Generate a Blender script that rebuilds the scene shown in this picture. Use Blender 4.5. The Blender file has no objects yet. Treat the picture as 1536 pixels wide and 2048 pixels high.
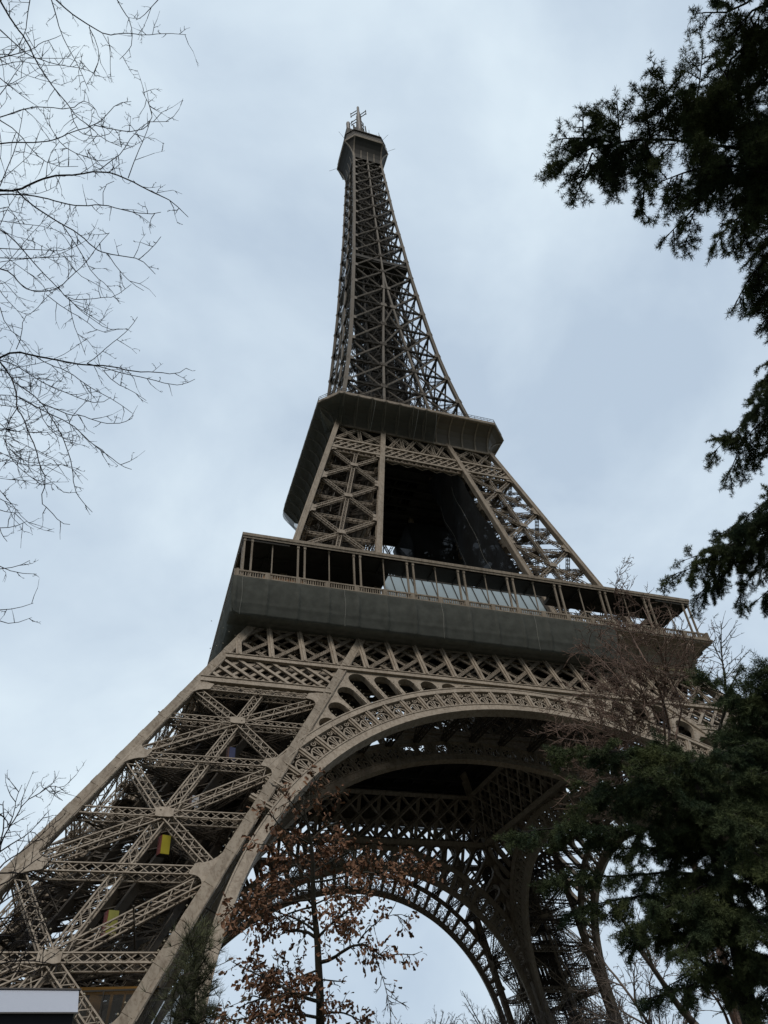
import bpy, math, random
import numpy as np
rad = math.radians
C = bpy.context.scene.collection
random.seed(7); rng = np.random.default_rng(7)

# ------------------------------------------------------------------ camera
CAM = np.array([-43.0886, -110.6533, 1.7]); YAW, PITCH, ROLL, FPX = 0.356676, 0.718556, -0.0751005, 1473.885
def cam_basis():
    f = np.array([math.sin(YAW)*math.cos(PITCH), math.cos(YAW)*math.cos(PITCH), math.sin(PITCH)])
    r = np.array([math.cos(YAW), -math.sin(YAW), 0.0]); u = np.cross(r, f)
    c, s = math.cos(ROLL), math.sin(ROLL)
    return c*r + s*u, -s*r + c*u, f
CR, CU, CF = cam_basis()
def at(u, v, D):
    """world point seen at photo pixel (u, v), D metres away from the viewpoint"""
    d = (u-768)/FPX*CR + (1024-v)/FPX*CU + CF
    return CAM + d/np.linalg.norm(d)*D
cd = bpy.data.cameras.new('camera'); cam = bpy.data.objects.new('camera', cd); C.objects.link(cam)
from mathutils import Matrix
cam.matrix_world = Matrix([[CR[0], CU[0], -CF[0], CAM[0]], [CR[1], CU[1], -CF[1], CAM[1]], [CR[2], CU[2], -CF[2], CAM[2]], [0, 0, 0, 1]])
cd.sensor_fit = 'HORIZONTAL'; cd.sensor_width = 36; cd.lens = FPX*36/1536
cd.clip_start = 0.1; cd.clip_end = 6000
sc = bpy.context.scene; sc.camera = cam

# ------------------------------------------------------------------ sky, sun, exposure
SUN_EL, SUN_AZ = rad(62), rad(205)          # azimuth clockwise from +Y: behind and left of the viewer
w = bpy.data.worlds.new('World'); sc.world = w; w.use_nodes = True
nt = w.node_tree; N = nt.nodes; L = nt.links; N.clear()
out = N.new('ShaderNodeOutputWorld'); bg = N.new('ShaderNodeBackground'); bg.inputs['Strength'].default_value = 0.077
sky = N.new('ShaderNodeTexSky'); sky.sky_type = 'NISHITA'; sky.sun_disc = False
sky.sun_elevation = SUN_EL; sky.sun_rotation = SUN_AZ
tc = N.new('ShaderNodeTexCoord'); mp = N.new('ShaderNodeMapping'); mp.inputs['Scale'].default_value = (1.7, 1.9, 2.1); mp.inputs['Rotation'].default_value = (0.3, 0.5, 0.4)
n1 = N.new('ShaderNodeTexNoise'); n1.inputs['Scale'].default_value = 1.5; n1.inputs['Detail'].default_value = 6; n1.inputs['Roughness'].default_value = 0.52; n1.inputs['Distortion'].default_value = 0.25
cr = N.new('ShaderNodeValToRGB'); e = cr.color_ramp.elements
e[0].position = 0.33; e[0].color = (5.1, 6.2, 7.5, 1); e[1].position = 0.69; e[1].color = (8.0, 9.2, 10.0, 1)
x = cr.color_ramp.elements.new(0.52); x.color = (6.5, 7.65, 8.75, 1)
mx = N.new('ShaderNodeMix'); mx.data_type = 'RGBA'; mx.inputs[0].default_value = 0.95
L.new(tc.outputs['Generated'], mp.inputs[0]); L.new(mp.outputs[0], n1.inputs['Vector']); L.new(n1.outputs['Fac'], cr.inputs[0])
L.new(sky.outputs[0], mx.inputs[6]); L.new(cr.outputs[0], mx.inputs[7]); dp = N.new('ShaderNodeVectorMath'); dp.operation = 'DOT_PRODUCT'; dp.inputs[1].default_value = (0.33, 0.90, 0.28)   # unseen sky behind the camera, dimmed on purpose to darken the tower's inside
mr = N.new('ShaderNodeMapRange'); mr.interpolation_type = 'SMOOTHSTEP'; mr.inputs[1].default_value = -0.20; mr.inputs[2].default_value = 0.50; mr.inputs[3].default_value = 0.26; mr.inputs[4].default_value = 1.0
ml = N.new('ShaderNodeVectorMath'); ml.operation = 'SCALE'
L.new(tc.outputs['Generated'], dp.inputs[0]); L.new(dp.outputs['Value'], mr.inputs[0]); L.new(mx.outputs[2], ml.inputs[0]); L.new(mr.outputs[0], ml.inputs['Scale']); L.new(ml.outputs[0], bg.inputs[0]); L.new(bg.outputs[0], out.inputs[0])
sd = bpy.data.lights.new('sun', 'SUN'); sd.energy = 1.5; sd.angle = rad(30); sd.color = (1, 0.94, 0.86)
so = bpy.data.objects.new('sun', sd); C.objects.link(so)
sdir = np.array([math.sin(SUN_AZ)*math.cos(SUN_EL), math.cos(SUN_AZ)*math.cos(SUN_EL), math.sin(SUN_EL)])
from mathutils import Vector
so.rotation_euler = Vector(sdir).to_track_quat('Z', 'Y').to_euler(); so.location = (-60, -150, 60)
sc.view_settings.view_transform = 'Standard'; sc.view_settings.look = 'None'; sc.view_settings.exposure = 0.38; sc.view_settings.gamma = 1

# ------------------------------------------------------------------ materials
def mat(name, col, rough=0.7, var=0.25, scale=1.0, metallic=0.0, col2=None, transp=0.0, bump=0.0, spec=0.3):
    m = bpy.data.materials.new(name); m.use_nodes = True
    t = m.node_tree; b = t.nodes['Principled BSDF']
    b.inputs['Roughness'].default_value = rough; b.inputs['Metallic'].default_value = metallic; b.inputs['Specular IOR Level'].default_value = spec
    g = t.nodes.new('ShaderNodeNewGeometry')
    n = t.nodes.new('ShaderNodeTexNoise'); n.inputs['Scale'].default_value = scale; n.inputs['Detail'].default_value = 6; n.inputs['Roughness'].default_value = 0.62
    r = t.nodes.new('ShaderNodeValToRGB')
    c2 = col2 or tuple(c*(1-var) for c in col)
    r.color_ramp.elements[0].position = 0.35; r.color_ramp.elements[0].color = (*c2, 1)
    r.color_ramp.elements[1].position = 0.65; r.color_ramp.elements[1].color = (*col, 1)
    t.links.new(g.outputs['Position'], n.inputs['Vector']); t.links.new(n.outputs['Fac'], r.inputs[0]); t.links.new(r.outputs[0], b.inputs['Base Color'])
    if bump:
        bp = t.nodes.new('ShaderNodeBump'); bp.inputs['Strength'].default_value = bump
        t.links.new(n.outputs['Fac'], bp.inputs['Height']); t.links.new(bp.outputs[0], b.inputs['Normal'])
    if transp:
        o = t.nodes['Material Output']; tr = t.nodes.new('ShaderNodeBsdfTransparent'); ms = t.nodes.new('ShaderNodeMixShader'); ms.inputs[0].default_value = transp
        t.links.new(b.outputs[0], ms.inputs[1]); t.links.new(tr.outputs[0], ms.inputs[2]); t.links.new(ms.outputs[0], o.inputs['Surface'])
    return m
def weather(m):
    """rain streaks, grime specks and faint plate bumps on painted iron"""
    t = m.node_tree; b = t.nodes['Principled BSDF']; src = b.inputs['Base Color'].links[0].from_socket
    g = t.nodes.new('ShaderNodeNewGeometry'); mp_ = t.nodes.new('ShaderNodeMapping'); mp_.inputs['Scale'].default_value = (2.4, 2.4, .22)
    n = t.nodes.new('ShaderNodeTexNoise'); n.inputs['Scale'].default_value = 1.0; n.inputs['Detail'].default_value = 5; n.inputs['Roughness'].default_value = .7
    r = t.nodes.new('ShaderNodeValToRGB'); r.color_ramp.elements[0].position = .36; r.color_ramp.elements[0].color = (.68, .65, .62, 1); r.color_ramp.elements[1].position = .56; r.color_ramp.elements[1].color = (1, 1, 1, 1)
    n2 = t.nodes.new('ShaderNodeTexNoise'); n2.inputs['Scale'].default_value = 4.5; n2.inputs['Detail'].default_value = 4
    r2 = t.nodes.new('ShaderNodeValToRGB'); r2.color_ramp.elements[0].position = .34; r2.color_ramp.elements[0].color = (.70, .65, .60, 1); r2.color_ramp.elements[1].position = .46; r2.color_ramp.elements[1].color = (1, 1, 1, 1)
    m1 = t.nodes.new('ShaderNodeMix'); m1.data_type = 'RGBA'; m1.blend_type = 'MULTIPLY'; m1.inputs[0].default_value = 1
    m2 = t.nodes.new('ShaderNodeMix'); m2.data_type = 'RGBA'; m2.blend_type = 'MULTIPLY'; m2.inputs[0].default_value = .8
    t.links.new(g.outputs['Position'], mp_.inputs[0]); t.links.new(mp_.outputs[0], n.inputs['Vector']); t.links.new(n.outputs['Fac'], r.inputs[0]); t.links.new(g.outputs['Position'], n2.inputs['Vector']); t.links.new(n2.outputs['Fac'], r2.inputs[0])
    t.links.new(src, m1.inputs[6]); t.links.new(r.outputs[0], m1.inputs[7]); t.links.new(m1.outputs[2], m2.inputs[6]); t.links.new(r2.outputs[0], m2.inputs[7]); t.links.new(m2.outputs[2], b.inputs['Base Color'])
    return m
M = {}
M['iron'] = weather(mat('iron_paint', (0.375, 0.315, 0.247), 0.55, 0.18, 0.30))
M['iron2'] = mat('iron_paint_shaded', (0.095, 0.078, 0.06), 0.6, 0.3, 0.5)  # darker copy of the iron paint; shade inside the tower put into colour
M['iron_top'] = mat('iron_paint_darker', (0.19, 0.163, 0.132), 0.6, 0.25, 0.2)  # same iron paint in a darker tone, for shaft and upper cornice
M['dark'] = mat('dark_steel_and_shade', (0.06, 0.055, 0.048), 0.7, 0.3, 0.6)
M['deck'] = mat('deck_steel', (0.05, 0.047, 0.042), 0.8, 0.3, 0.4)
M['net'] = mat('net_mesh', (0.140, 0.147, 0.134), 0.95, 0.28, 0.7, transp=0.20, spec=0.05)
M['net2'] = mat('net_mesh_green', (0.075, 0.076, 0.060), 0.95, 0.25, 0.6, transp=0.45, spec=0.1)
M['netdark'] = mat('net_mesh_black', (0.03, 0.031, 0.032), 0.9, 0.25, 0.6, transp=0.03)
M['netlight'] = mat('net_mesh_grey', (0.22, 0.24, 0.25), 0.8, 0.2, 0.6, transp=0.25)
M['rope'] = mat('rope', (0.34, 0.34, 0.31), 0.8, 0.2, 3)
M['lamp'] = mat('lamp_glass', (0.42, 0.38, 0.29), 0.3, 0.1, 3)
M['glass'] = mat('pavilion_glass', (0.36, 0.44, 0.48), 0.12, 0.1, 0.3, spec=0.6)  # pale blue base stands in for sky reflected in the panes
M['stone'] = mat('stone', (0.34, 0.31, 0.26), 0.85, 0.3, 0.8)
M['letter'] = mat('letter_gilt', (0.62, 0.52, 0.33), 0.5, 0.1, 2)
M['concrete'] = mat('mast_grey', (0.20, 0.185, 0.18), 0.6, 0.2, 0.5)
M['bark'] = mat('dark_bark', (0.022, 0.018, 0.018), 0.9, 0.35, 6)
M['bark_oak'] = mat('oak_bark', (0.06, 0.047, 0.037), 0.9, 0.4, 8, col2=(0.035, 0.037, 0.025))
M['bark_red'] = mat('reddish_bark', (0.20, 0.135, 0.105), 0.9, 0.4, 4)
M['bark_far'] = mat('distant_bark', (0.26, 0.215, 0.19), 0.9, 0.3, 1)  # paler than the near barks: distance haze put into the colour
M['bark_grey'] = mat('grey_bark', (0.14, 0.11, 0.09), 0.9, 0.4, 5)
M['leaf_brown'] = mat('withered_leaf', (0.30, 0.165, 0.095), 0.8, 0.5, 9, col2=(0.13, 0.060, 0.036))
M['needle'] = mat('cedar_needle', (0.128, 0.150, 0.064), 0.85, 0.45, 1.6, col2=(0.042, 0.068, 0.042), spec=0.1)
M['needle_pine'] = mat('pine_needle', (0.125, 0.13, 0.07), 0.8, 0.4, 3, col2=(0.07, 0.08, 0.05), spec=0.1)
M['white'] = mat('white_panel', (0.47, 0.50, 0.58), 0.35, 0.04, 0.7)
M['black'] = mat('navy_panel', (0.022, 0.020, 0.030), 0.45, 0.2, 1)
M['yellow_paint'] = mat('yellow_paint', (0.30, 0.155, 0.03), 0.55, 0.3, 1.5)
M['screen_glass'] = mat('dusty_glass', (0.10, 0.10, 0.095), 0.25, 0.3, 0.8, transp=0.62)
M['ground'] = mat('ground_grass', (0.035, 0.045, 0.022), 0.95, 0.4, 0.3, col2=(0.06, 0.055, 0.04))

# ------------------------------------------------------------------ mesh helpers
def nrm(v): return v/np.maximum(np.linalg.norm(v, axis=-1, keepdims=True), 1e-9)
class MB:
    """collects bars, plates and tubes; build() links them as ONE mesh object"""
    def __init__(s): s.bars = []; s.V = []; s.F = []; s.n = 0
    def bars_(s, A, B, W, D, Nn):
        A = np.atleast_2d(A).astype(float); B = np.atleast_2d(B).astype(float); k = len(A)
        s.bars.append((A, B, np.broadcast_to(W, (k,)).astype(float), np.broadcast_to(D, (k,)).astype(float), np.broadcast_to(np.asarray(Nn, float), (k, 3))))
    def bar(s, a, b, w, d, n): s.bars_(np.array([a]), np.array([b]), w, d, n)
    def poly(s, verts, faces):
        s.V.append(np.asarray(verts, float)); s.F += [[i+s.n for i in f] for f in faces]; s.n += len(verts)
    def box(s, lo, hi):
        x0, y0, z0 = lo; x1, y1, z1 = hi
        s.poly([(x0,y0,z0),(x1,y0,z0),(x1,y1,z0),(x0,y1,z0),(x0,y0,z1),(x1,y0,z1),(x1,y1,z1),(x0,y1,z1)],
               [(3,2,1,0),(4,5,6,7),(0,1,5,4),(1,2,6,5),(2,3,7,6),(3,0,4,7)])
    def plate(s, pts, n, th):
        """polygon pts extruded by th along -n"""
        pts = np.asarray(pts, float); k = len(pts); n = np.asarray(n, float)/np.linalg.norm(n)
        s.poly(np.vstack([pts, pts-n*th]), [list(range(k)), list(range(2*k-1, k-1, -1))] + [[i, i+k, (i+1) % k+k, (i+1) % k] for i in range(k)])
    def strip(s, P, Q, n, th):
        """band between two polylines P and Q, with thickness along -n"""
        P = np.asarray(P, float); Q = np.asarray(Q, float); k = len(P); n = np.asarray(n, float)/np.linalg.norm(n)*th
        v = np.vstack([P, Q, P-n, Q-n]); f = []
        for i in range(k-1):
            f += [(i, i+1, k+i+1, k+i), (2*k+i, 3*k+i, 3*k+i+1, 2*k+i+1), (i, 2*k+i, 2*k+i+1, i+1), (k+i, k+i+1, 3*k+i+1, 3*k+i)]
        f += [(0, k, 3*k, 2*k), (k-1, 3*k-1, 4*k-1, 2*k-1)]
        s.poly(v, f)
    def sweep(s, path, prof_a, prof_b, closed=True):
        pass
    def lat(s, a, b, n, w, d, cells, f=0.12, l=0.08, mode='Z', sides=True):
        """trussed member a-b: four corner bars, lacing on its faces; n = depth direction, w across, d deep"""
        a = np.asarray(a, float); b = np.asarray(b, float); ax = b-a; Ln = np.linalg.norm(ax); ax = ax/Ln
        t = nrm(np.cross(ax, np.asarray(n, float))); m = np.cross(t, ax)
        for sw in (-1, 1):
            for sd_ in (-1, 1):
                o = t*sw*(w-f)/2+m*sd_*(d-f)/2; s.bar(a+o, b+o, f, f, m)
        k = np.arange(cells); t0 = (k/cells*Ln)[:, None]*ax; t1 = ((k+1)/cells*Ln)[:, None]*ax
        sg = np.where(k % 2 == 0, 1, -1)[:, None]
        for sd_ in (-1, 1):
            o = m*sd_*(d/2-f*0.45)
            e = (w-f)/2
            s.bars_(a+o+t0-t*e*sg, a+o+t1+t*e*sg, l, l*0.5, m)
            if mode == 'X': s.bars_(a+o+t0+t*e*sg-m*0.04*sd_, a+o+t1-t*e*sg-m*0.04*sd_, l, l*0.5, m)
        if sides:
            for sw in (-1, 1):
                o = t*sw*(w/2-f*0.45); e = (d-f)/2
                s.bars_(a+o+t0-m*e*sg, a+o+t1+m*e*sg, l, l*0.5, t)
    def tube(s, pts, r, sides=5):
        pts = np.asarray(pts, float); k = len(pts); r = np.broadcast_to(r, (k,))
        tg = nrm(np.gradient(pts, axis=0)); ref = np.array([0.31, 0.22, 0.92])
        u = nrm(np.cross(tg, ref)); v = np.cross(tg, u)
        an = np.arange(sides)*2*math.pi/sides
        ring = pts[:, None, :]+r[:, None, None]*(np.cos(an)[None, :, None]*u[:, None, :]+np.sin(an)[None, :, None]*v[:, None, :])
        V = ring.reshape(-1, 3); F = []
        for i in range(k-1):
            for j in range(sides):
                j2 = (j+1) % sides; F.append((i*sides+j, i*sides+j2, (i+1)*sides+j2, (i+1)*sides+j))
        F.append(list(range(sides-1, -1, -1))); F.append([(k-1)*sides+j for j in range(sides)])
        s.poly(V, F)
    def build(s, name, m, parent=None, smooth=False):
        vs = list(s.V); quads = []; n = s.n
        if s.bars:
            A, B, W, D, Nn = [np.concatenate([q[i] for q in s.bars]) for i in range(5)]
            ax = nrm(B-A); t = nrm(np.cross(ax, Nn)); mm = np.cross(t, ax)
            hw = (W/2)[:, None]*t; hd = (D/2)[:, None]*mm
            V = np.stack([A-hw-hd, A+hw-hd, A+hw+hd, A-hw+hd, B-hw-hd, B+hw-hd, B+hw+hd, B-hw+hd], 1)
            base = (np.arange(len(A))*8+n)[:, None, None]
            q = np.array([(3,2,1,0),(4,5,6,7),(0,1,5,4),(1,2,6,5),(2,3,7,6),(3,0,4,7)])
            quads = (base+q[None]).reshape(-1, 4); vs.append(V.reshape(-1, 3))
        V = np.concatenate(vs); me = bpy.data.meshes.new(name)
        ls = [i for f in s.F for i in f]; ct = [len(f) for f in s.F]
        loops = np.array(ls, dtype=np.int32); cnt = np.array(ct, dtype=np.int32)
        if len(quads): loops = np.concatenate([loops, quads.ravel().astype(np.int32)]); cnt = np.concatenate([cnt, np.full(len(quads), 4, np.int32)])
        finish(me, V, loops, cnt, smooth)
        return link(me, name, m, parent)
def finish(me, V, loops, cnt, smooth=False):
    me.vertices.add(len(V)); me.vertices.foreach_set('co', np.asarray(V, np.float32).ravel())
    me.loops.add(len(loops)); me.loops.foreach_set('vertex_index', loops.astype(np.int32))
    me.polygons.add(len(cnt)); st = np.concatenate([[0], np.cumsum(cnt)[:-1]]).astype(np.int32)
    me.polygons.foreach_set('loop_start', st); me.polygons.foreach_set('loop_total', cnt.astype(np.int32))
    me.polygons.foreach_set('use_smooth', np.full(len(cnt), bool(smooth)))
    me.update(calc_edges=True); me.validate()
def link(me, name, m, parent=None):
    o = bpy.data.objects.new(name, me); C.objects.link(o)
    if m is not None: me.materials.append(m)
    o.parent = parent
    return o
def thing(name, loc, label, cat, group=None):
    o = bpy.data.objects.new(name, None); C.objects.link(o); o.location = loc; o.empty_display_size = 0.5
    return tag(o, label, cat, group)
def tag(o, label, cat, group=None):
    o['label'] = label; o['category'] = cat
    if group: o['group'] = group
    return o
def struct(o): o['kind'] = 'structure'; return o
def turned(o, k, parent=None, name=None):
    """copy of a part (and its own parts) turned by k quarter turns about the tower's axis"""
    c = o.copy(); C.objects.link(c); c.parent = parent if parent else o.parent; c.rotation_euler = (0, 0, k*math.pi/2)
    for ch in list(o.children):
        d = ch.copy(); C.objects.link(d); d.parent = c
    return c
def at_origin(o, base):
    """keep a tree's mesh, written in world space, in place under an Empty at its foot"""
    o.location = -Vector(base)

# ------------------------------------------------------------------ ground
g = MB(); R_ = 3000
g.poly([(-R_, -R_, 0), (R_, -R_, 0), (R_, R_, 0), (-R_, R_, 0)], [(0, 1, 2, 3)])
struct(g.build('ground', M['ground']))
g = MB(); g.poly([(-62, -75, .004), (62, -75, .004), (62, 75, .004), (-62, 75, .004)], [(0, 1, 2, 3)])
struct(g.build('esplanade', mat('gravel', (0.075, 0.068, 0.058), 0.95, 0.2, 1.5)))
# ================================================================== THE TOWER
tower = thing('iron_tower', (0, 0, 0), 'tall brown wrought-iron lattice tower with four arched legs, filling the middle of the photo', 'tower')
K = 0.5326
def s1(z): return 60.48-K*z                  # outer half-width, ground to first gallery
def i1(z): return s1(z)-15.0
S2 = ([52, 57, 62, 112], [32.8, 30.15, 28.8, 16.4]); I2 = ([52, 57, 62, 112], [17.8, 15.0, 14.0, 6.2])
def s2(z): return float(np.interp(z, *S2))
def i2(z): return float(np.interp(z, *I2))
S3 = ([111, 116.4, 125, 141, 152, 167, 190, 207, 225, 250, 268.5], [16.6, 15.7, 14.3, 12.3, 11.2, 10.1, 8.6, 7.8, 6.8, 5.9, 5.15])
def s3(z): return float(np.interp(z, *S3))
def i3(z): return max(0.0, 6.3*(183.5-z)/(183.5-111))
NF = nrm(np.array([0, -1.0, K]))             # outward normal of the front face below the first gallery
def part_root(name):
    o = bpy.data.objects.new(name, None); C.objects.link(o); o.parent = tower; return o
def chords(s, i, h):
    return {'oo': lambda z: np.array([-s(z)+h, -s(z)+h, z]), 'io': lambda z: np.array([-i(z)-h, -s(z)+h, z]),
            'oi': lambda z: np.array([-s(z)+h, -i(z)-h, z]), 'ii': lambda z: np.array([-i(z)-h, -i(z)-h, z])}
FACES = [('oo', 'io', np.array([0, -1., 0])), ('oo', 'oi', np.array([-1., 0, 0])), ('io', 'ii', np.array([1., 0, 0])), ('oi', 'ii', np.array([0, 1., 0]))]
def face_normal(a, b, z, rough):
    p, q, r = a(z), b(z), a(z+5); n = nrm(np.cross(q-p, r-p))
    return n if n@rough > 0 else -n
lampP = []                                   # sparkle lamps: small glass domes along the members

# ---------------- the four pillars below the first gallery
def lower_pillar():
    ch = chords(s1, i1, 0.5); pil = part_root('pillar')
    for k, fn in ch.items():
        m = MB()
        a, b = fn(1.0), fn(56.2); m.bar(a, b, 1.0, 1.0, (0, -1, 0))
        for n in ((0, -1, 0), (-1, 0, 0), (0, 1, 0), (1, 0, 0)):
            n = np.array(n, float); t = np.array([n[1], n[0], 0])
            for e in (-.38, .38, -.06): m.bar(a+n*.52+t*e, b+n*.52+t*e, .17, .07, n)
        for z in np.arange(3, 55, 2.85):     # splice plates
            m.bar(fn(z), fn(z+.7), 1.05, 1.05, (0, -1, 0))
        m.build('chord', M['iron'], pil)
    br = MB(); gp = br
    zc = [-3.0, 7.3, 18.5, 29.5, 39.4]; zm = [2.2, 12.2, 23.5, 34.8]
    for fi, (a_, b_, rn) in enumerate(FACES):
        A, B = ch[a_], ch[b_]; n = face_normal(A, B, 20, rn); off = -n*0.12
        mid = lambda z: (A(z)+B(z))/2
        near = fi == 0
        for j, z in enumerate(zc):
            if z > 0: br.lat(A(z)+off, B(z)+off, n, .86, .95, 17, .10, .06, 'X')
        for j, z in enumerate(zm):
            br.lat(A(z)+off, B(z)+off, n, .80, .9, 17, .10, .06, 'X')
            lo, hi = zc[j], zc[j+1]
            for P, Q in ((A(lo), mid(z)), (B(lo), mid(z)), (mid(z), A(hi)), (mid(z), B(hi))):
                if Q[2] < 3: continue
                br.lat(P+off*.5, Q+off*.5, n, .88, .72, 14, .105, .065, 'Z')
            c = mid(z)+n*.42; t = nrm(B(z)-A(z)); u = np.cross(n, t); u = u*np.sign(u[2])
            gp.plate([c+t*x_+u*y_ for x_, y_ in ((-.72, -.42), (-.4, -.5), (.4, -.5), (.72, -.42), (.72, .42), (.4, .5), (-.4, .5), (-.72, .42))], n, .05)
        br.lat(mid(1)+off*1.5, mid(40.5)+off*1.5, n, .9, .7, 50, .115, .06, 'X')
        for z in zc[1:]:                     # gussets with round cut-outs
            for P, Q in ((A, B), (B, A)):
                e = P(z)+n*.49; t = nrm(Q(z)-P(z)); u = nrm(P(z+2)-P(z-2)); pts = []
                for sg in (-1, 1):
                    pp = [(0.2, 2.2)]+[(1.75-1.35*math.cos(q), 2.2-1.6*math.sin(q)) for q in np.linspace(0, 1.57, 7)]+[(1.95, .5)]
                    pp = [(x_, y_*sg) for x_, y_ in pp]
                    pts += pp if sg == -1 else pp[::-1]
                gp.plate([e+t*x_+u*y_ for x_, y_ in pts], n, .06)
        for z in np.arange(2, 40, .62):
            for P, Q, sg in ((A, B, 1), (B, A, -1)): lampP.append(P(z)+nrm(Q(z)-P(z))*.6+n*.45) if fi == 0 else None
        if fi == 0:
            for j, z in enumerate(zm):
                for P, Q in ((A(zc[j]), B(zc[j+1])), (B(zc[j]), A(zc[j+1]))):
                    for t_ in np.linspace(.12, .88, 14): lampP.append(P*(1-t_)+Q*t_+n*.45)
    br.build('bracing', M['iron'], pil)
    # lifts, stairs and cross frames inside the pillar
    q = MB(); ax = lambda z: np.array([-(s1(z)+i1(z))/2, -(s1(z)+i1(z))/2, z]); dg = np.array([1, -1, 0])/math.sqrt(2); up = nrm(ax(10)-ax(0)); nn = np.cross(up, dg)
    for e in (-4.3, -2.2, 2.2, 4.3):
        for hh in (-1.6, 2.6):
            q.bar(ax(2)+dg*e+nn*hh, ax(55)+dg*e+nn*hh, .3, .7, nn)
    for z in np.arange(2, 55, 1.7):
        for e in (-3.25, 3.25): q.bar(ax(z)+dg*(e-1.2)+nn*2.6, ax(z)+dg*(e+1.2)+nn*2.6, .2, .3, nn)
        q.bar(ax(z)-dg*4.3-nn*1.6, ax(z)+dg*4.3-nn*1.6, .14, .2, nn)
    for z in np.arange(4, 54, 4.4):
        for e in (-4.3, 4.3): q.lat(ax(z)+dg*e-nn*1.6, ax(z+4.4)+dg*e+nn*2.6, dg, .5, .5, 5, .1, .06, 'Z')
        q.lat(ax(z)-dg*4.3-nn*1.6, ax(z)+dg*4.3+nn*2.6, up, .7, .6, 8, .12, .07, 'X'); q.lat(ax(z)+dg*4.3-nn*1.6, ax(z)-dg*4.3+nn*2.6, up, .7, .6, 8, .12, .07, 'X')
    C4 = [ch[k] for k in ('oo', 'io', 'ii', 'oi')]
    for z in zc[1:]+zm+[42.5, 48]:
        for a in range(2): q.lat(C4[a](z), C4[a+2](z), (0, 0, 1), .6, .6, 16, .1, .055, 'X')
        for a in range(4):
            p0, p1 = (C4[a](z)+C4[(a+1) % 4](z))/2, (C4[(a+1) % 4](z)+C4[(a+2) % 4](z))/2
            q.lat(p0, p1, (0, 0, 1), .5, .5, 9, .09, .05, 'Z')
    for j, z in enumerate(zc[1:]):           # raking frames from each node to the lift tracks
        for a in range(4):
            q.lat(C4[a](z), ax(z+5.6), nn, .5, .5, 12, .085, .05, 'Z'); q.lat(C4[a](z+.1), ax(z-5.6), nn, .5, .5, 12, .085, .05, 'Z')
    for z in np.arange(3, 50, 2.1):          # stair flights and landings
        k_ = int(z*10) % 2; c = ax(z)+np.array([-3.6, 3.6, 0]); d1 = np.array([.6, .6, 0])
        a = c-d1*4 if k_ else c+d1*4; b = c+d1*4 if k_ else c-d1*4; b = b+(ax(z+2.1)-ax(z))
        for e in (-.6, .6): q.bar(a+dg*e, b+dg*e, .08, .3, (0, 0, 1)); q.bar(a+dg*e+(0, 0, 1.1), b+dg*e+(0, 0, 1.1), .06, .06, (0, 0, 1))
        for t_ in np.linspace(0, 1, 11): q.bar(a*(1-t_)+b*t_-dg*.6, a*(1-t_)+b*t_+dg*.6, .28, .04, (0, 0, 1))
        q.bar(b-dg*1.1, b+dg*1.1, 1.3, .08, (0, 0, 1))
    for z in (29, 33, 41.5):       # grated floors and shaft cladding
        c = ax(z); q.poly([c+np.array(v)*3.4+np.array([1.5, 1.5, 0]) for v in ((-1, -1, 0), (1, -1, 0), (1, 1, 0), (-1, 1, 0))], [(0, 1, 2, 3)])
    for z0, z1 in ((25.5, 33), (35.5, 46)):
        a, b = ax(z0)+nn*3.2, ax(z1)+nn*3.2
        for k_ in range(13): q.bar(a+dg*(k_-6)*.72, b+dg*(k_-6)*.72, .6, .1+.05*(k_ % 2), nn)
    r2 = np.random.default_rng(3)
    for _ in range(150):                     # pipes, cables, handrails
        z = r2.uniform(3, 52); c = ax(z)+np.array([*r2.uniform(-6.3, 6.3, 2), 0]); d = r2.normal(size=3)*[1.6, 1.6, 1.2]
        if r2.random() < .4: d = up*r2.uniform(2, 7)
        q.bar(c, c+d, r2.uniform(.05, .14), r2.uniform(.05, .14), (.3, .5, .8))
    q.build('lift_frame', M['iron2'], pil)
    for k, fn in ch.items():
        f = MB(); c = fn(1.2); f.poly([(c[0]+x_*w_, c[1]+y_*w_, z_) for z_, w_ in ((-.5, 4.4), (1.0, 3.6), (2.2, 1.5)) for x_, y_ in ((-1, -1), (1, -1), (1, 1), (-1, 1))],
            [(8, 9, 10, 11)]+[(l*4+j, l*4+(j+1) % 4, l*4+4+(j+1) % 4, l*4+4+j) for l in range(2) for j in range(4)])
        f.build('footing', M['stone'], pil)
    return pil
pil0 = lower_pillar()
for k in (1, 2, 3): turned(pil0, k)

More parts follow.
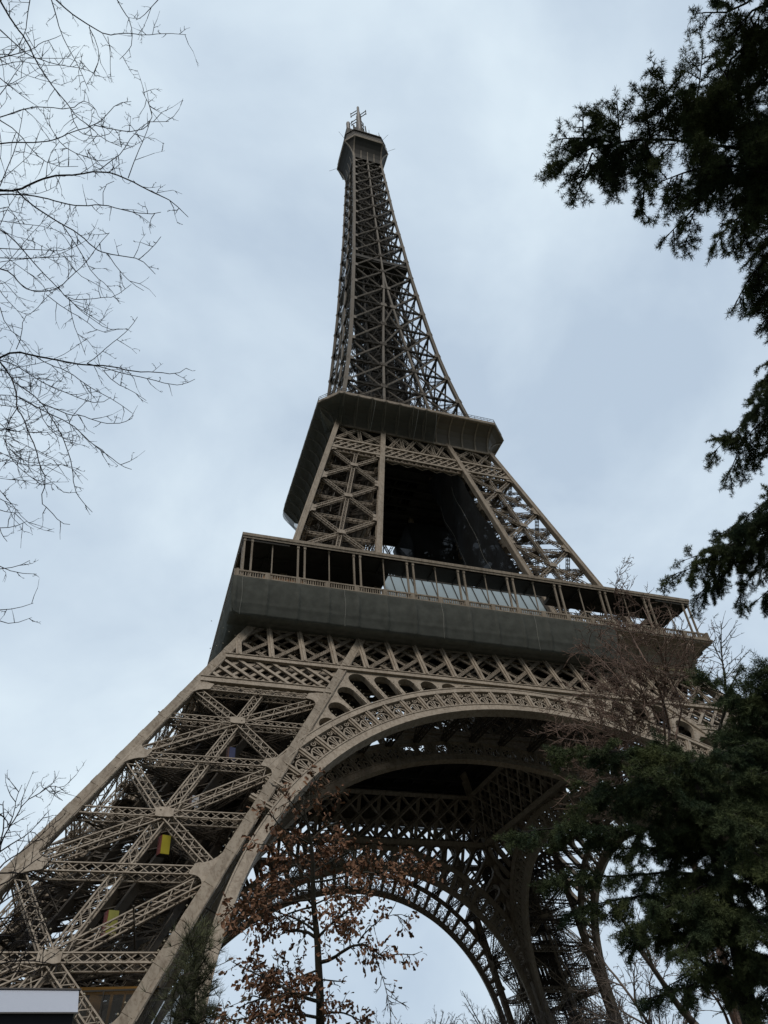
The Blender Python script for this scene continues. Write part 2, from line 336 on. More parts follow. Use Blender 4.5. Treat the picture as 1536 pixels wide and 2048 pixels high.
# ---------------- arches and girders between the pillars
RB, RT, ZC = 37.1, 40.95, 3.5
def fp(x, z, off, y0=0.0): return np.array([x, -s1(z)+y0, z])-NF*off
def apt(R, th, off, y0): return fp(R*math.sin(th), ZC+R*math.cos(th), off, y0)
def arch(y0):
    rim = MB(); TH = np.linspace(-rad(86), rad(86), 110)
    for R0, R1, dep in ((RB, RB+.95, 1.0 if y0 == 0 else .7), (RT-.75, RT, .8 if y0 == 0 else .5)):
        th = TH if R0 < 38 else np.linspace(-rad(51), rad(51), 90)
        rim.strip([apt(R0, t, 0, y0) for t in th], [apt(R1, t, 0, y0) for t in th], NF, dep)
    for R0, R1 in ((RB-.02, RB+.10), (RB+.86, RB+.98), (RT-.78, RT-.66), (RT-.12, RT+.02)):
        th = TH[8:-8] if R0 < 39 else np.linspace(-rad(51), rad(51), 80)
        rim.strip([apt(R0, t, -.07, y0) for t in th], [apt(R1, t, -.07, y0) for t in th], NF, .3)
    o_rim = rim.build('arch', M['iron'], tower)
    orn = MB(); P = rad(3.62); r0, r1 = RB+.9, RT-.7
    def line(pts, w_, dep=.14, off=.25):
        pts = [apt(R, t, off, y0) for R, t in pts]
        orn.bars_(np.array(pts[:-1]), np.array(pts[1:]), w_, dep, NF)
    nC = 15
    for k in range(-nC, nC+1):
        tc_ = k*P; xm = 39*math.sin(abs(tc_)); zm_ = ZC+39*math.cos(tc_)
        if xm > i1(zm_)+.6: continue
        for e in (-.5,):
            line([(r0, tc_+P*e), (r1, tc_+P*e)], .62, .35, .2); line([(r0, tc_+P*e), (r1, tc_+P*e)], .16, .2, .0)
        if k == nC: line([(r0, tc_+P*.5), (r1, tc_+P*.5)], .62, .35, .2)
        h = r1-r0
        for j in (-1, 0, 1):                 # fan of spokes
            line([(r0+.05, tc_+P*j*.03), (r0+h*.60, tc_+P*j*.15)], .12)
        line([(r0+h*(.64-.30*abs(q)**2.2), tc_+P*.35*q) for q in np.linspace(-1, 1, 11)], .13)
        for sg in (-1, 1):                   # scrolls above and at the foot of the fan
            line([(r0+.05, tc_+sg*P*.07), (r0+h*.34, tc_+sg*P*.35)], .12)
            for cr_, ct_, R_s, dirn in ((r0+h*.83, .17, .33, 1), (r0+h*.15, .25, .30, -1)):
                sp = []
                for a in np.linspace(0, 2.5*math.pi, 13):
                    rr = R_s*(1-a/(3.2*math.pi)); sp.append((cr_+rr*math.cos(a*dirn+1.2), tc_+sg*(P*ct_+rr*math.sin(a*dirn+1.2)/39)))
                line(sp, .10)
            line([(r0+h*.62, tc_+sg*P*.36), (r0+h*.95, tc_+sg*P*.35)], .09)
    orn.build('arch_ornament', M['iron'], o_rim)
    sp = MB(); ztop = 45.0                   # plate with round-headed openings between arch, beam and pillar
    def lim(t):
        sn, cs_ = math.sin(abs(t)), math.cos(t); a = (ztop-ZC)/cs_
        b = (i1(ZC))/(sn+K*cs_) if (sn+K*cs_) > 0 else 99
        return min(a, b+.25)
    for k in range(-16, 16):
        t0, t1 = k*P, (k+1)*P; tm = (t0+t1)/2; hw = .5*P*.80
        ts = np.linspace(-1, 1, 13); tt = tm+ts*hw
        L_ = np.array([lim(t) for t in tt]); rad_ = hw*42
        base = min(L_[i]-rad_*math.sqrt(max(0, 1-ts[i]**2)) for i in range(13))-.5
        if lim(tm) < RT+.1: continue
        hole = np.maximum(RT-.05, base+rad_*np.sqrt(np.maximum(0, 1-ts**2)))
        A_ = [apt(r, t, .15, y0) for r, t in zip(hole, tt)]; B_ = [apt(max(l, RT), t, .15, y0) for l, t in zip(L_, tt)]
        sp.strip(A_, B_, NF, .10); sp.strip([p-NF*.1 for p in A_], [p-NF*.1+np.array([0, 0, .09]) for p in A_], NF, .6)
        for ta, tb in ((t0, tt[0]), (tt[-1], t1)):
            q_ = [ta, (ta+tb)/2, tb]
            sp.strip([apt(RT-.05, t, .15, y0) for t in q_], [apt(max(RT, lim(t)), t, .15, y0) for t in q_], NF, .10)
        for ta, Lv in ((tt[0], hole[0]), (tt[-1], hole[-1])):
            if Lv > RT+.4: sp.bar(apt(RT, ta, .65, y0), apt(Lv, ta, .5, y0), .08, .6, NF)
        if y0 == 0:
            for ta in (tt[0], tt[-1]):
                for r in np.arange(RT+.3, hole[0], .62): lampP.append(apt(r, ta, -.05, 0))
    sp.build('spandrel', M['iron'], o_rim)
    return o_rim
def girder(y0):
    g = MB(); X = 34.5
    def seg(x0, z0, x1, z1, w_, dep, off, clip):
        """bar in the face plane, cut to the part where clip(x, z) is true"""
        t = np.linspace(0, 1, 81); ok = np.array([clip(x0+(x1-x0)*q, z0+(z1-z0)*q) for q in t])
        if not ok.any(): return
        a, b = t[ok][0], t[ok][-1]
        if b-a < .05: return
        g.bar(fp(x0+(x1-x0)*a, z0+(z1-z0)*a, off, y0), fp(x0+(x1-x0)*b, z0+(z1-z0)*b, off, y0), w_, dep, NF)
    inn = (lambda x_, z_: abs(x_) < s1(z_)-.6 and (y0 == 0 or abs(x_) < i1(z_)+.6))
    leg = (lambda x_, z_: i1(z_)+.6 < abs(x_) < s1(z_)-.6)
    zb, zt = 45.6, 52.2; H = zt-zb; b = 3.8
    for k in range(-9, 10):
        for sg in (-1, 1):
            for off in (.12, 1.2):
                seg(k*b-b, zb, k*b+b, zt, .52, .16, off+.04, inn); seg(k*b+b, zb, k*b-b, zt, .52, .16, off+.24, inn)
                break
        seg(k*b, zb, k*b, zt, .66, .2, .01, inn)
        seg(k*b, zb, k*b, zt, .2, .3, -.09, inn)
        for off in (1.25,):
            seg(k*b-b, zb, k*b+b, zt, .22, .16, off+.04, inn); seg(k*b+b, zb, k*b-b, zt, .22, .16, off+.24, inn)
    for z_, h_ in ((45.2, .85), (52.3, .7)):
        xe = (s1(z_) if y0 == 0 else i1(z_))-.2
        for off in (.1, 1.15): g.bar(fp(-xe+.5, z_, off+.0, y0), fp(xe-.5, z_, off, y0), h_, .32, NF)
        for e in (-1, 1): g.bar(fp(-xe+.5, z_+e*h_*.42, -.1, y0), fp(xe-.5, z_+e*h_*.42, -.1, y0), .12, .14, NF)
    if y0 == 0:
        for sg in (-1, 1):
            for off in (.0, 1.05): g.bar(fp(sg*(i1(40.7)+.4), 40.75, off+.1, y0), fp(sg*(s1(40.7)-.5), 40.75, off+.1, y0), .9, .32, NF)
            for e in (-.4, .4): g.bar(fp(sg*(i1(40.7)+.4), 40.75+e, -.1, y0), fp(sg*(s1(40.7)-.5), 40.75+e, -.1, y0), .1, .14, NF)
            for k in range(5, 24):
                x0 = k*1.9
                seg(sg*(x0-4), 41.1, sg*x0, 44.9, .36, .16, .16, leg); seg(sg*x0, 41.1, sg*(x0-4), 44.9, .36, .16, .36, leg)
                seg(sg*(x0-4), 41.1, sg*x0, 44.9, .26, .16, 1.2, leg); seg(sg*x0, 41.1, sg*(x0-4), 44.9, .26, .16, 1.4, leg)
        for x_ in np.arange(-34, 34, .55):
            for z_ in (45.75, 52.0): lampP.append(fp(x_, z_, .2, 0))
        for k in range(-9, 9):
            for t_ in np.linspace(.08, .92, 10):
                lampP.append(fp(k*b-b+2*b*t_, zb+H*t_+.38, .2, 0)); lampP.append(fp(k*b+b-2*b*t_, zb+H*t_+.38, .2, 0))
    return g.build('girder', M['iron'], tower)
for y0 in (0.0, 14.4):
    a0 = arch(y0); g0 = girder(y0)
    for k in (1, 2, 3): turned(a0, k); turned(g0, k)
# struts tying outer and inner arch
st = MB()
for th in np.arange(-66, 67, 6):
    t = rad(th); a, b = apt(RT-.3, t, 1.0, 0), apt(RT-.3, t, .2, 14.4)
    st.lat(a, b, NF, .7, .7, 16, .12, .07, 'X')
    t2 = rad(th+6)
    if th < 66: st.lat(a, apt(RT-.3, t2, .2, 14.4), NF, .5, .5, 16, .1, .06, 'Z')
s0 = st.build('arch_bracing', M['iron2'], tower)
for k in (1, 2, 3): turned(s0, k)

# ---------------- first gallery
PI2 = math.pi/2
def loop(h, z, c=0.0):
    if c <= 0: return [(-h, -h, z), (h, -h, z), (h, h, z), (-h, h, z)]
    return [(-h+c, -h, z), (h-c, -h, z), (h, -h+c, z), (h, h-c, z), (h-c, h, z), (-h+c, h, z), (-h, h-c, z), (-h, -h+c, z)]
def rings(m, prof, chf=None, close=False):
    """stack of square (or cut-cornered) loops (half-width, height)"""
    L_ = [loop(h, z, chf(h) if chf else 0) for h, z in prof]; k = len(L_[0]); v = [p for l in L_ for p in l]; f = []
    n_ = len(L_)
    for a in range(n_ if close else n_-1):
        for j in range(k): f.append((a*k+j, a*k+(j+1) % k, ((a+1) % n_)*k+(j+1) % k, ((a+1) % n_)*k+j))
    m.poly(v, f)
m = MB(); rings(m, [(35.2, 56.45), (35.2, 57.0), (10, 57.0), (10, 56.45)], None, True)
for k in range(-9, 10):
    for a, b in (((k*3.8, -34), (k*3.8, -10 if abs(k) < 3 else 34)), ((k*3.8, 10), (k*3.8, 34))):
        if abs(k) >= 3 and a[1] > 0: continue
        m.bar((*a, 55.9), (*b, 55.9), .4, 1.0, (0, 0, 1))
    for y_ in (-30, -26, -22, -18, 18, 22, 26, 30): pass
for y_ in (-32, -27, -22, -17, 17, 22, 27, 32): m.bar((-34, y_, 55.3), (34, y_, 55.3), .4, 1.2, (0, 0, 1))
deck = m.build('gallery_deck', M['deck'], tower)
m = MB(); rings(m, [(32.7, 51.4), (32.95, 52.0), (33.0, 53.6), (33.3, 54.6), (33.9, 55.5), (34.8, 56.2), (35.46, 56.5), (35.46, 57.2), (35.1, 57.2)])
for z_ in (53.5, 51.9): rings(m, [(33.0, z_-.1), (33.15, z_-.1), (33.15, z_+.1), (33.0, z_+.1)], None, True)
rings(m, [(35.4, 56.72), (35.6, 56.76), (35.6, 57.02), (35.4, 57.06)], None, True)
m.build('frieze', M['iron'], deck)
cb = MB()
cb.poly([(x_, -y_, z_) for x_ in (-.22, .22) for y_, z_ in ((33.0, 52.0), (33.3, 52.2), (33.5, 54.2), (34.0, 55.2), (35.1, 56.2), (35.1, 56.5), (33.5, 56.5))],
        [list(range(6, -1, -1)), list(range(7, 14))]+[(j, (j+1) % 7, 7+(j+1) % 7, 7+j) for j in range(7)])
cb.tube([(0, -34.75, 55.15), (0, -34.85, 55.45), (0, -34.9, 55.75), (0, -34.9, 56.05), (0, -34.9, 56.3)], [.05, .36, .46, .36, .1], 8)
cb0 = cb.build('corbel', M['iron'], deck)
for k in range(4):
    for j in range(19):
        if k == 0 and j == 9: continue
        x_ = -35.2+j*3.91
        if abs(abs(x_)-35.2) < .1: continue
        c = cb0.copy(); C.objects.link(c); c.parent = deck; c.rotation_euler = (0, 0, k*PI2)
        c.location = (x_*math.cos(k*PI2), x_*math.sin(k*PI2), 0)
NAMES = ['PETIET', 'DAGUERRE', 'WURTZ', 'LE VERRIER', 'PERDONNET', 'DELAMBRE', 'MALUS', 'BREGUET', 'POLONCEAU', 'DUMAS', 'CLAPEYRON', 'BORDA', 'FOURIER', 'BICHAT', 'SAUVAGE', 'PELOUZE', 'CARNOT', 'LAME']
for j, nm in enumerate(NAMES):
    cu = bpy.data.curves.new('lettering', 'FONT'); cu.body = nm; cu.size = .85; cu.align_x = 'CENTER'; cu.extrude = .05
    o = bpy.data.objects.new('lettering', cu); C.objects.link(o); o.location = (-35.2+(j+.5)*3.91, -33.08, 52.45); o.rotation_euler = (PI2, 0, 0)
    bpy.context.view_layer.update()
    me = bpy.data.meshes.new_from_object(o.evaluated_get(bpy.context.evaluated_depsgraph_get())); bpy.data.objects.remove(o); bpy.data.curves.remove(cu)
    o = link(me, 'lettering', M['letter'], deck); o.location = (-35.2+(j+.5)*3.91, -33.08, 52.45); o.rotation_euler = (PI2, 0, 0)
bl = MB()
for z_, w_ in ((57.38, .16), (58.22, .2)): bl.bar((-35.1, -35.12, z_), (35.1, -35.12, z_), w_, .2, (0, 0, 1))
for x_ in np.arange(-35, 35, .31): bl.bar((x_, -35.12, 57.3), (x_, -35.12, 58.2), .13, .1, (0, -1, 0))
for x_ in np.arange(-35.2, 35.3, 3.91): bl.bar((x_, -35.12, 57.2), (x_, -35.12, 58.3), .6, .34, (0, -1, 0))
b0 = bl.build('balustrade', M['iron'], deck)
for k in (1, 2, 3): turned(b0, k)
col = MB(); col.bar((0, 0, 57.0), (0, 0, 64.0), .24, .24, (0, 1, 0)); col.bar((0, 0, 63.5), (0, 0, 64.0), .34, .34, (0, 1, 0)); col.bar((0, 0, 58.3), (0, 0, 58.8), .36, .34, (0, 1, 0))
col0 = col.build('gallery_column', M['iron'], deck); thin = MB(); thin.bar((0, 0, 57.0), (0, 0, 64.0), .14, .14, (0, 1, 0)); thin.bar((0, 0, 63.7), (0, 0, 64.0), .3, .3, (0, 1, 0))
first = True
for k in range(4):
    spots = []
    for j in range(10):
        xc = -34.55+j*7.68
        if j == 0: spots += [(xc+.1, 0), (xc+1.1, 0)]
        elif j == 9: spots += [(xc-1.1, 0)]
        else: spots += [(xc-.45, 0), (xc+.45, 0)]
    if k in (1, 2): spots = spots[::2]
    for x_, t_ in spots:
        p = np.array([x_, -34.5]); a = k*PI2; o = col0 if first else col0.copy()
        if not first: C.objects.link(o); o.parent = deck
        first = False
        o.location = (p[0]*math.cos(a)-p[1]*math.sin(a), p[0]*math.sin(a)+p[1]*math.cos(a), 0); o.rotation_euler = (0, 0, a)
th0 = thin.build('slim_column', M['iron'], deck)
for j in range(9):
    o = th0 if j == 0 else th0.copy()
    if j: C.objects.link(o); o.parent = deck
    o.location = (-34.55+(j+.5)*7.68, -34.3, 0)
m = MB(); rings(m, [(34.75, 63.95), (34.75, 64.65), (33, 64.95), (31.3, 64.95), (31.3, 64.0)], None, False)
rings(m, [(34.85, 64.3), (34.85, 64.75), (34.4, 64.75), (34.4, 64.3)], None, True)
m.build('gallery_roof', M['iron'], deck)
m = MB(); rings(m, [(34.4, 63.93), (31.35, 63.93)]); 
for k in range(-9, 10):
    [m.bar(p, q, .16, .3, (0, 0, 1)) for sg in (-1, 1) for p, q in (((k*3.84, sg*34.3, 63.75), (k*3.84, sg*31.35, 63.75)), ((sg*34.3, k*3.84, 63.75), (sg*28.5, k*3.84, 63.75)))]
m.box((-31.3, -31.3, 63.7), (-13.6, -24, 64.3)); m.box((-31.3, -23.9, 63.7), (-24, 31.3, 64.3)); m.box((12, -31.3, 63.7), (31.3, -29.6, 64.3))
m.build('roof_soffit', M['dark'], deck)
# pavilions on the first gallery
def pavilion(lab, x0, x1, y0, y1, zt, m_):
    q = MB(); q.box((x0, y0, 57), (x1, y1, zt)); return q.build('pavilion_wall', m_, deck)
pavilion('', -31, -17, -27.5, -18, 61.5, M['dark']); pavilion('', -31, -24, -15, 15, 61.5, M['dark'])
gl = MB()
for k in range(16):
    x0 = -13.2+k*1.62; gl.poly([(x0, -31.2, 57.1), (x0+1.55, -31.2, 57.1), (x0+1.55-.6, -28.4, 66.0), (x0-.6, -28.4, 66.0)], [(0, 1, 2, 3)])
gp_ = gl.build('glass_facade', M['glass'], deck)
fr = MB()
for k in range(17):
    x0 = -13.26+k*1.62; fr.bar((x0, -31.26, 57.0), (x0-.6, -28.46, 66.1), .1, .14, (0, -1, .5))
for y_, z_ in ((-31.2, 57.1), (-28.4, 66.05)): fr.bar((-13.3, y_, z_), (12.6, y_, z_), .14, .2, (0, 0, 1))
fr.build('glazing_frame', M['dark'], gp_)

wood = mat('varnished_wood', (0.42, 0.20, 0.085), 0.5, 0.3, 2)
ct = thing('bar_counter', (-29, -33, 57), 'brown wooden counter behind the balustrade at the left end of the first gallery', 'counter')
q = MB(); q.box((-2.6, -.6, 0), (2.6, .6, 2.1)); [q.bar((x_, -.64, 0), (x_, -.64, 2.0), .12, .06, (0, -1, 0)) for x_ in np.arange(-2.5, 2.6, .62)]; q.build('body', wood, ct)
q = MB(); q.box((-2.75, -.8, 2.1), (2.75, .75, 2.25)); q.build('top', M['concrete'], ct)
# ---------------- pillars between the two galleries
def upper_pillar():
    ch = chords(s2, i2, .45); pil = part_root('pillar')
    for k, fn in ch.items():
        m = MB()
        for z0, z1 in ((56.5, 62), (62, 113)):
            m.bar(fn(z0), fn(z1), .9, .9, (0, -1, 0))
        a, b = fn(60), fn(113)
        for n in ((0, -1, 0), (-1, 0, 0), (0, 1, 0), (1, 0, 0)):
            n = np.array(n, float); t = np.array([n[1], n[0], 0])
            for e in (-.34, .34): m.bar(a+n*.46+t*e, b+n*.46+t*e, .18, .07, n)
        m.build('chord', M['iron'], pil)
    br = MB(); zc = [59.5, 70.3, 80.9, 91.4, 101.6]; zm = [65, 75.7, 86.3, 96.6]
    for fi, (a_, b_, rn) in enumerate(FACES):
        A, B = ch[a_], ch[b_]; n = face_normal(A, B, 85, rn); off = -n*.1; mid = lambda z: (A(z)+B(z))/2
        for j, z in enumerate(zm):
            for P, Q in ((A(zc[j]), mid(z)), (B(zc[j]), mid(z)), (mid(z), A(zc[j+1])), (mid(z), B(zc[j+1]))):
                br.lat(P+off, Q+off, n, .62, .5, 11, .105, .065, 'Z')
            c = mid(z)+n*.36; t = nrm(B(z)-A(z)); u = np.cross(n, t)
            br.plate([c+t*x_+u*y_ for x_, y_ in ((-.7, -.45), (.7, -.45), (.7, .45), (-.7, .45))], n, .05)
            br.lat(A(z)+off-n*.9, B(z)+off-n*.9, n, .6, .6, 14, .1, .06, 'X')
        br.lat(mid(58)+off*1.4, mid(101.4)+off*1.4, n, .66, .45, 48, .105, .055, 'X')
        for z in zc[1:]:
            br.lat(A(z)+off-n*.9, B(z)+off-n*.9, n, .6, .6, 14, .1, .06, 'X')
            for P, Q in ((A, B), (B, A)):
                e = P(z)+n*.42; t = nrm(Q(z)-P(z)); u = nrm(P(z+2)-P(z-2))
                br.plate([e+t*x_+u*y_ for x_, y_ in ((.2, -1.7), (.7, -.9), (1.3, -.85), (1.3, -.15), (.8, -.05), (.8, .05), (1.3, .15), (1.3, .85), (.7, .9), (.2, 1.7))], n, .05)
    br.build('bracing', M['iron'], pil)
    q = MB(); C4 = [ch[k] for k in ('oo', 'io', 'ii', 'oi')]; ax = lambda z: sum(f(z) for f in C4)/4; dg = np.array([1, -1, 0])/math.sqrt(2); up = nrm(ax(100)-ax(60)); nn = np.cross(up, dg)
    for z in zc+zm:
        for a in range(2): q.lat(C4[a](z), C4[a+2](z), (0, 0, 1), .6, .6, 14, .1, .06, 'X')
    for e in (-2.6, -1.2, 1.2, 2.6):
        for hh in (-1.3, 1.6): q.bar(ax(57)+dg*e+nn*hh, ax(111)+dg*e+nn*hh, .3, .6, nn)
    for z in np.arange(57, 111, 1.0):
        q.bar(ax(z)-dg*2.6+nn*1.6, ax(z)+dg*2.6+nn*1.6, .15, .2, nn); q.bar(ax(z)-dg*2.6-nn*1.3, ax(z)+dg*2.6-nn*1.3, .15, .2, nn)
    for z in np.arange(58, 108, 3.6):
        for e in (-2.6, 2.6): q.lat(ax(z)+dg*e-nn*1.3, ax(z+3.6)+dg*e+nn*1.6, dg, .35, .35, 4, .08, .05, 'Z')
        for a in range(4): q.lat(C4[a](z), ax(z+3.6), nn, .4, .4, 10, .09, .05, 'Z')
    for z in np.arange(58, 108, 2.0):
        k_ = int(z) % 4 < 2; c = ax(z)+np.array([-2.4, 2.4, 0]); d1 = np.array([.55, .55, 0])*(1 if k_ else -1)
        a, b = c-d1*4, c+d1*4+(ax(z+2)-ax(z))
        for e in (-.5, .5): q.bar(a+dg*e, b+dg*e, .08, .25, (0, 0, 1))
        q.bar(a+(0, 0, 1), b+(0, 0, 1), .06, .06, (0, 0, 1)); q.bar(b-dg, b+dg, 1.1, .08, (0, 0, 1))
    r2 = np.random.default_rng(5)
    for _ in range(150):
        z = r2.uniform(58, 108); c = ax(z)+np.array([*r2.uniform(-4.2, 4.2, 2), 0]); d = r2.normal(size=3)*1.1
        if r2.random() < .5: d = up*r2.uniform(2, 6)
        q.bar(c, c+d, .09, .09, (.3, .5, .8))
    for k_ in range(9): q.bar(ax(66)+dg*(k_-4)*.75+nn*2.4, ax(105)+dg*(k_-4)*.75+nn*2.4, .58, .1+.05*(k_ % 2), nn)
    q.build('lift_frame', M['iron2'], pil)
    return pil
up0 = upper_pillar()
for k in (1, 2, 3): turned(up0, k)
def upper_girder():
    g = MB(); ks = 12.4/50; n = nrm(np.array([0, -1, ks])); q = lambda x_, z_, off: np.array([x_, -s2(z_), z_])-n*off
    def seg(x0, z0, x1, z1, w_, dep, off):
        t = np.linspace(0, 1, 41); ok = [abs(x0+(x1-x0)*e) < s2(z0+(z1-z0)*e)-.4 for e in t]
        if not any(ok): return
        a, b = t[ok][0], t[ok][-1]
        if b-a > .08: g.bar(q(x0+(x1-x0)*a, z0+(z1-z0)*a, off), q(x0+(x1-x0)*b, z0+(z1-z0)*b, off), w_, dep, n)
    zb, zt = 101.8, 104.9
    for z_ in (zb-.1, zt+.1):
        for off in (.05, .9): g.bar(q(-s2(z_)+.4, z_, off), q(s2(z_)-.4, z_, off), .5, .3, n)
    for k in range(-24, 25):
        x0 = k*1.45
        for off in (.08, .85):
            seg(x0-1.7, zb, x0+1.7, zt, .27 if off < .5 else .18, .12, off); seg(x0+1.7, zb, x0-1.7, zt, .27 if off < .5 else .18, .12, off+.2)
    for x_ in np.arange(-18, 18.1, 3.0):
        seg(x_, zb-1.0, x_+1.5, zb-.2, .12, .1, 1.0); seg(x_+3, zb-1.0, x_+1.5, zb-.2, .12, .1, 1.15)
    z0, z1 = 105.2, 110.6
    for x0, x1 in ((-17.5, -6.6), (-6.6, 0), (0, 6.6), (6.6, 17.5)):
        xm = (x0+x1)/2; f = (s2(z1)-.3)/(s2(z0)-.3)
        for a, b in (((x0, z0), (xm, z1)), ((x1, z0), (xm, z1)), ((xm, z0), (x0*f, z1)), ((xm, z0), (x1*f, z1))):
            g.lat(q(a[0], a[1], .4), q(b[0], b[1], .4), n, .6, .5, 7, .11, .07, 'Z')
        g.lat(q(xm, z0, .5), q(xm, z1, .5), n, .6, .5, 7, .11, .07, 'Z')
    return g.build('girder', M['iron'], tower)
ug0 = upper_girder()
for k in (1, 2, 3): turned(ug0, k)

# ---------------- second gallery
CH2 = lambda h: max(0.02, 3.6*(h-16.2)/4.2)
m = MB(); rings(m, [(20.2, 115.75), (20.2, 116.3), (4.5, 116.3), (4.5, 115.6)], CH2, True)
rings(m, [(16, 110.7), (5, 110.7), (5, 111.1), (16, 111.1)], None, True)
for k in range(-6, 7): m.bar((k*2.7, -16.4, 111.0), (k*2.7, 16.4, 111.0), .3, .9, (0, 0, 1)); m.bar((-16.4, k*2.7, 110.3), (16.4, k*2.7, 110.3), .3, .8, (0, 0, 1))
d2 = m.build('gallery_deck', M['deck'], tower)
m = MB(); PR = [(16.75, 110.4), (16.85, 112.2), (17.1, 113.2), (17.7, 114.2), (18.7, 115.0), (20.05, 115.6)]
rings(m, PR, CH2); m.build('cornice', M['iron_top'], d2)
m = MB(); rings(m, [(20.0, 115.55), (20.4, 115.6), (20.5, 115.8), (20.4, 116.0), (20.4, 116.5), (19.9, 116.5)], CH2)
rings(m, [(16.7, 110.2), (16.95, 110.2), (16.95, 110.7), (16.7, 110.7)], CH2, True); m.build('rim_moulding', M['iron'], d2)
rb = MB()
pr = [(h+.12, z) for h, z in PR]
for j in range(len(pr)-1):
    rb.bar((0, -pr[j][0], pr[j][1]), (0, -pr[j+1][0], pr[j+1][1]), .3, .28, (0, -1, -1))
rb0 = rb.build('corbel', M['iron'], d2); first = True
for k in range(4):
    for j in range(12):
        x_ = -15.95+j*2.9; a = k*PI2; o = rb0 if first else rb0.copy()
        if not first: C.objects.link(o); o.parent = d2
        first = False; o.rotation_euler = (0, 0, a); o.location = (x_*math.cos(a), x_*math.sin(a), 0)
m = MB()
for h_, z_ in ((20.2, 117.6), (20.2, 117.1)):
    l_ = loop(h_, z_, CH2(h_))
    for j in range(8): m.bar(l_[j], l_[(j+1) % 8], .07, .07, (0, 0, 1))
l_ = loop(20.2, 116.5, CH2(20.2))
for j in range(8):
    a, b = np.array(l_[j]), np.array(l_[(j+1) % 8]); k_ = max(2, int(np.linalg.norm(b-a)/1.4))
    for e in range(k_): p = a+(b-a)*e/k_; m.bar(p, p+np.array([0, 0, 1.1]), .06, .06, (0, 1, 0)); c_ = p+np.array([0, 0, 1.1]); inw = nrm(np.array([-p[0], -p[1], 0])); m.bar(c_, c_+inw*.5+np.array([0, 0, .5]), .04, .04, (1, 1, 0)); m.bar(c_+inw*.5+np.array([0, 0, .5]), c_+inw*1.1+np.array([0, 0, .5]), .04, .04, (1, 1, 0))
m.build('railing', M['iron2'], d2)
m = MB(); m.box((-11, -11, 116.3), (11, 11, 119.6)); m.box((-13.5, -14, 119.9), (13.5, 14, 120.2))
m.build('shop_cabin', M['dark'], d2)

# ---------------- shaft
ZN = [111, 120.5, 129.8, 139.2, 148.8, 158.6, 168.4, 178.0, 187.4, 196.6, 205.4, 213.9, 222.1, 229.8, 237.2, 244.2, 250.9, 257.2, 263.1, 268.5]
m = MB(); q = MB(); ic = MB()
for a, b in zip(ZN[:-1], ZN[1:]):
    A, B = s3(a), s3(b); cw = .7 if a < 190 else .6
    n = nrm(np.array([0, -1.0, (A-B)/(b-a)])); P = lambda x_, z_, off=.4: np.array([x_, -s3(z_)+off, z_])
    m.bar((-A+cw/2, -A+cw/2, a), (-B+cw/2, -B+cw/2, b), cw, cw, (0, -1, 0))
    for e in (-.3, .3):
        m.bar((-A+cw/2+e, -A-.03, a), (-B+cw/2+e, -B-.03, b), .14, .1, (0, -1, 0)); m.bar((-A-.03, -A+cw/2+e, a), (-B-.03, -B+cw/2+e, b), .14, .1, (-1, 0, 0))
    ia, ib = i3(a), i3(b); cols = []
    if ia > .05:
        for sg in (-1, 1): ic.bar(P(sg*(ia+.0), a, .35), P(sg*max(ib, .0), b, .35+.02*sg), .5, .5, (0, -1, 0))
        cols = [(-A+.6, -B+.6, -ia, -ib), (ia, ib, A-.6, B-.6)] + ([(-ia, -ib, ia, ib)] if ia > 1.6 else [])
    else:
        ic.bar(P(0, a, .35), P(0, b, .35), .48, .48, (0, -1, 0)); cols = [(-A+.6, -B+.6, 0, 0), (0, 0, A-.6, B-.6)]
    lw = .34 if a < 190 else .28
    for xl0, xl1, xr0, xr1 in cols:
        w_ = abs(xr0-xl0); c_ = max(4, int((b-a)/.9)); mod = 'Z'
        q.lat(P(xl0, a, .30), P(xr1, b, .30), n, lw, .3, c_, .085, .055, mod); q.lat(P(xr0, a, .75), P(xl1, b, .75), n, lw, .3, c_, .09, .055, mod)
        q.lat(P(xl1, b, .6), P(xr1, b, .6), n, .3, .3, max(3, int(w_/.7)), .065, .04, 'X')
        for X_, Z_ in ((xl0, a), (xr0, a)):
            q.plate([P(X_+dx, Z_+dz, .0) for dx, dz in ((-.7, -.5), (.7, -.5), (.9, 0), (.7, .9), (-.7, .9), (-.9, 0))], n, .04)
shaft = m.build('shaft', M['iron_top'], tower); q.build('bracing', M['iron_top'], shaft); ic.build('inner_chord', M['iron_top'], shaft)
for k in (1, 2, 3): turned(shaft, k)
m = MB()
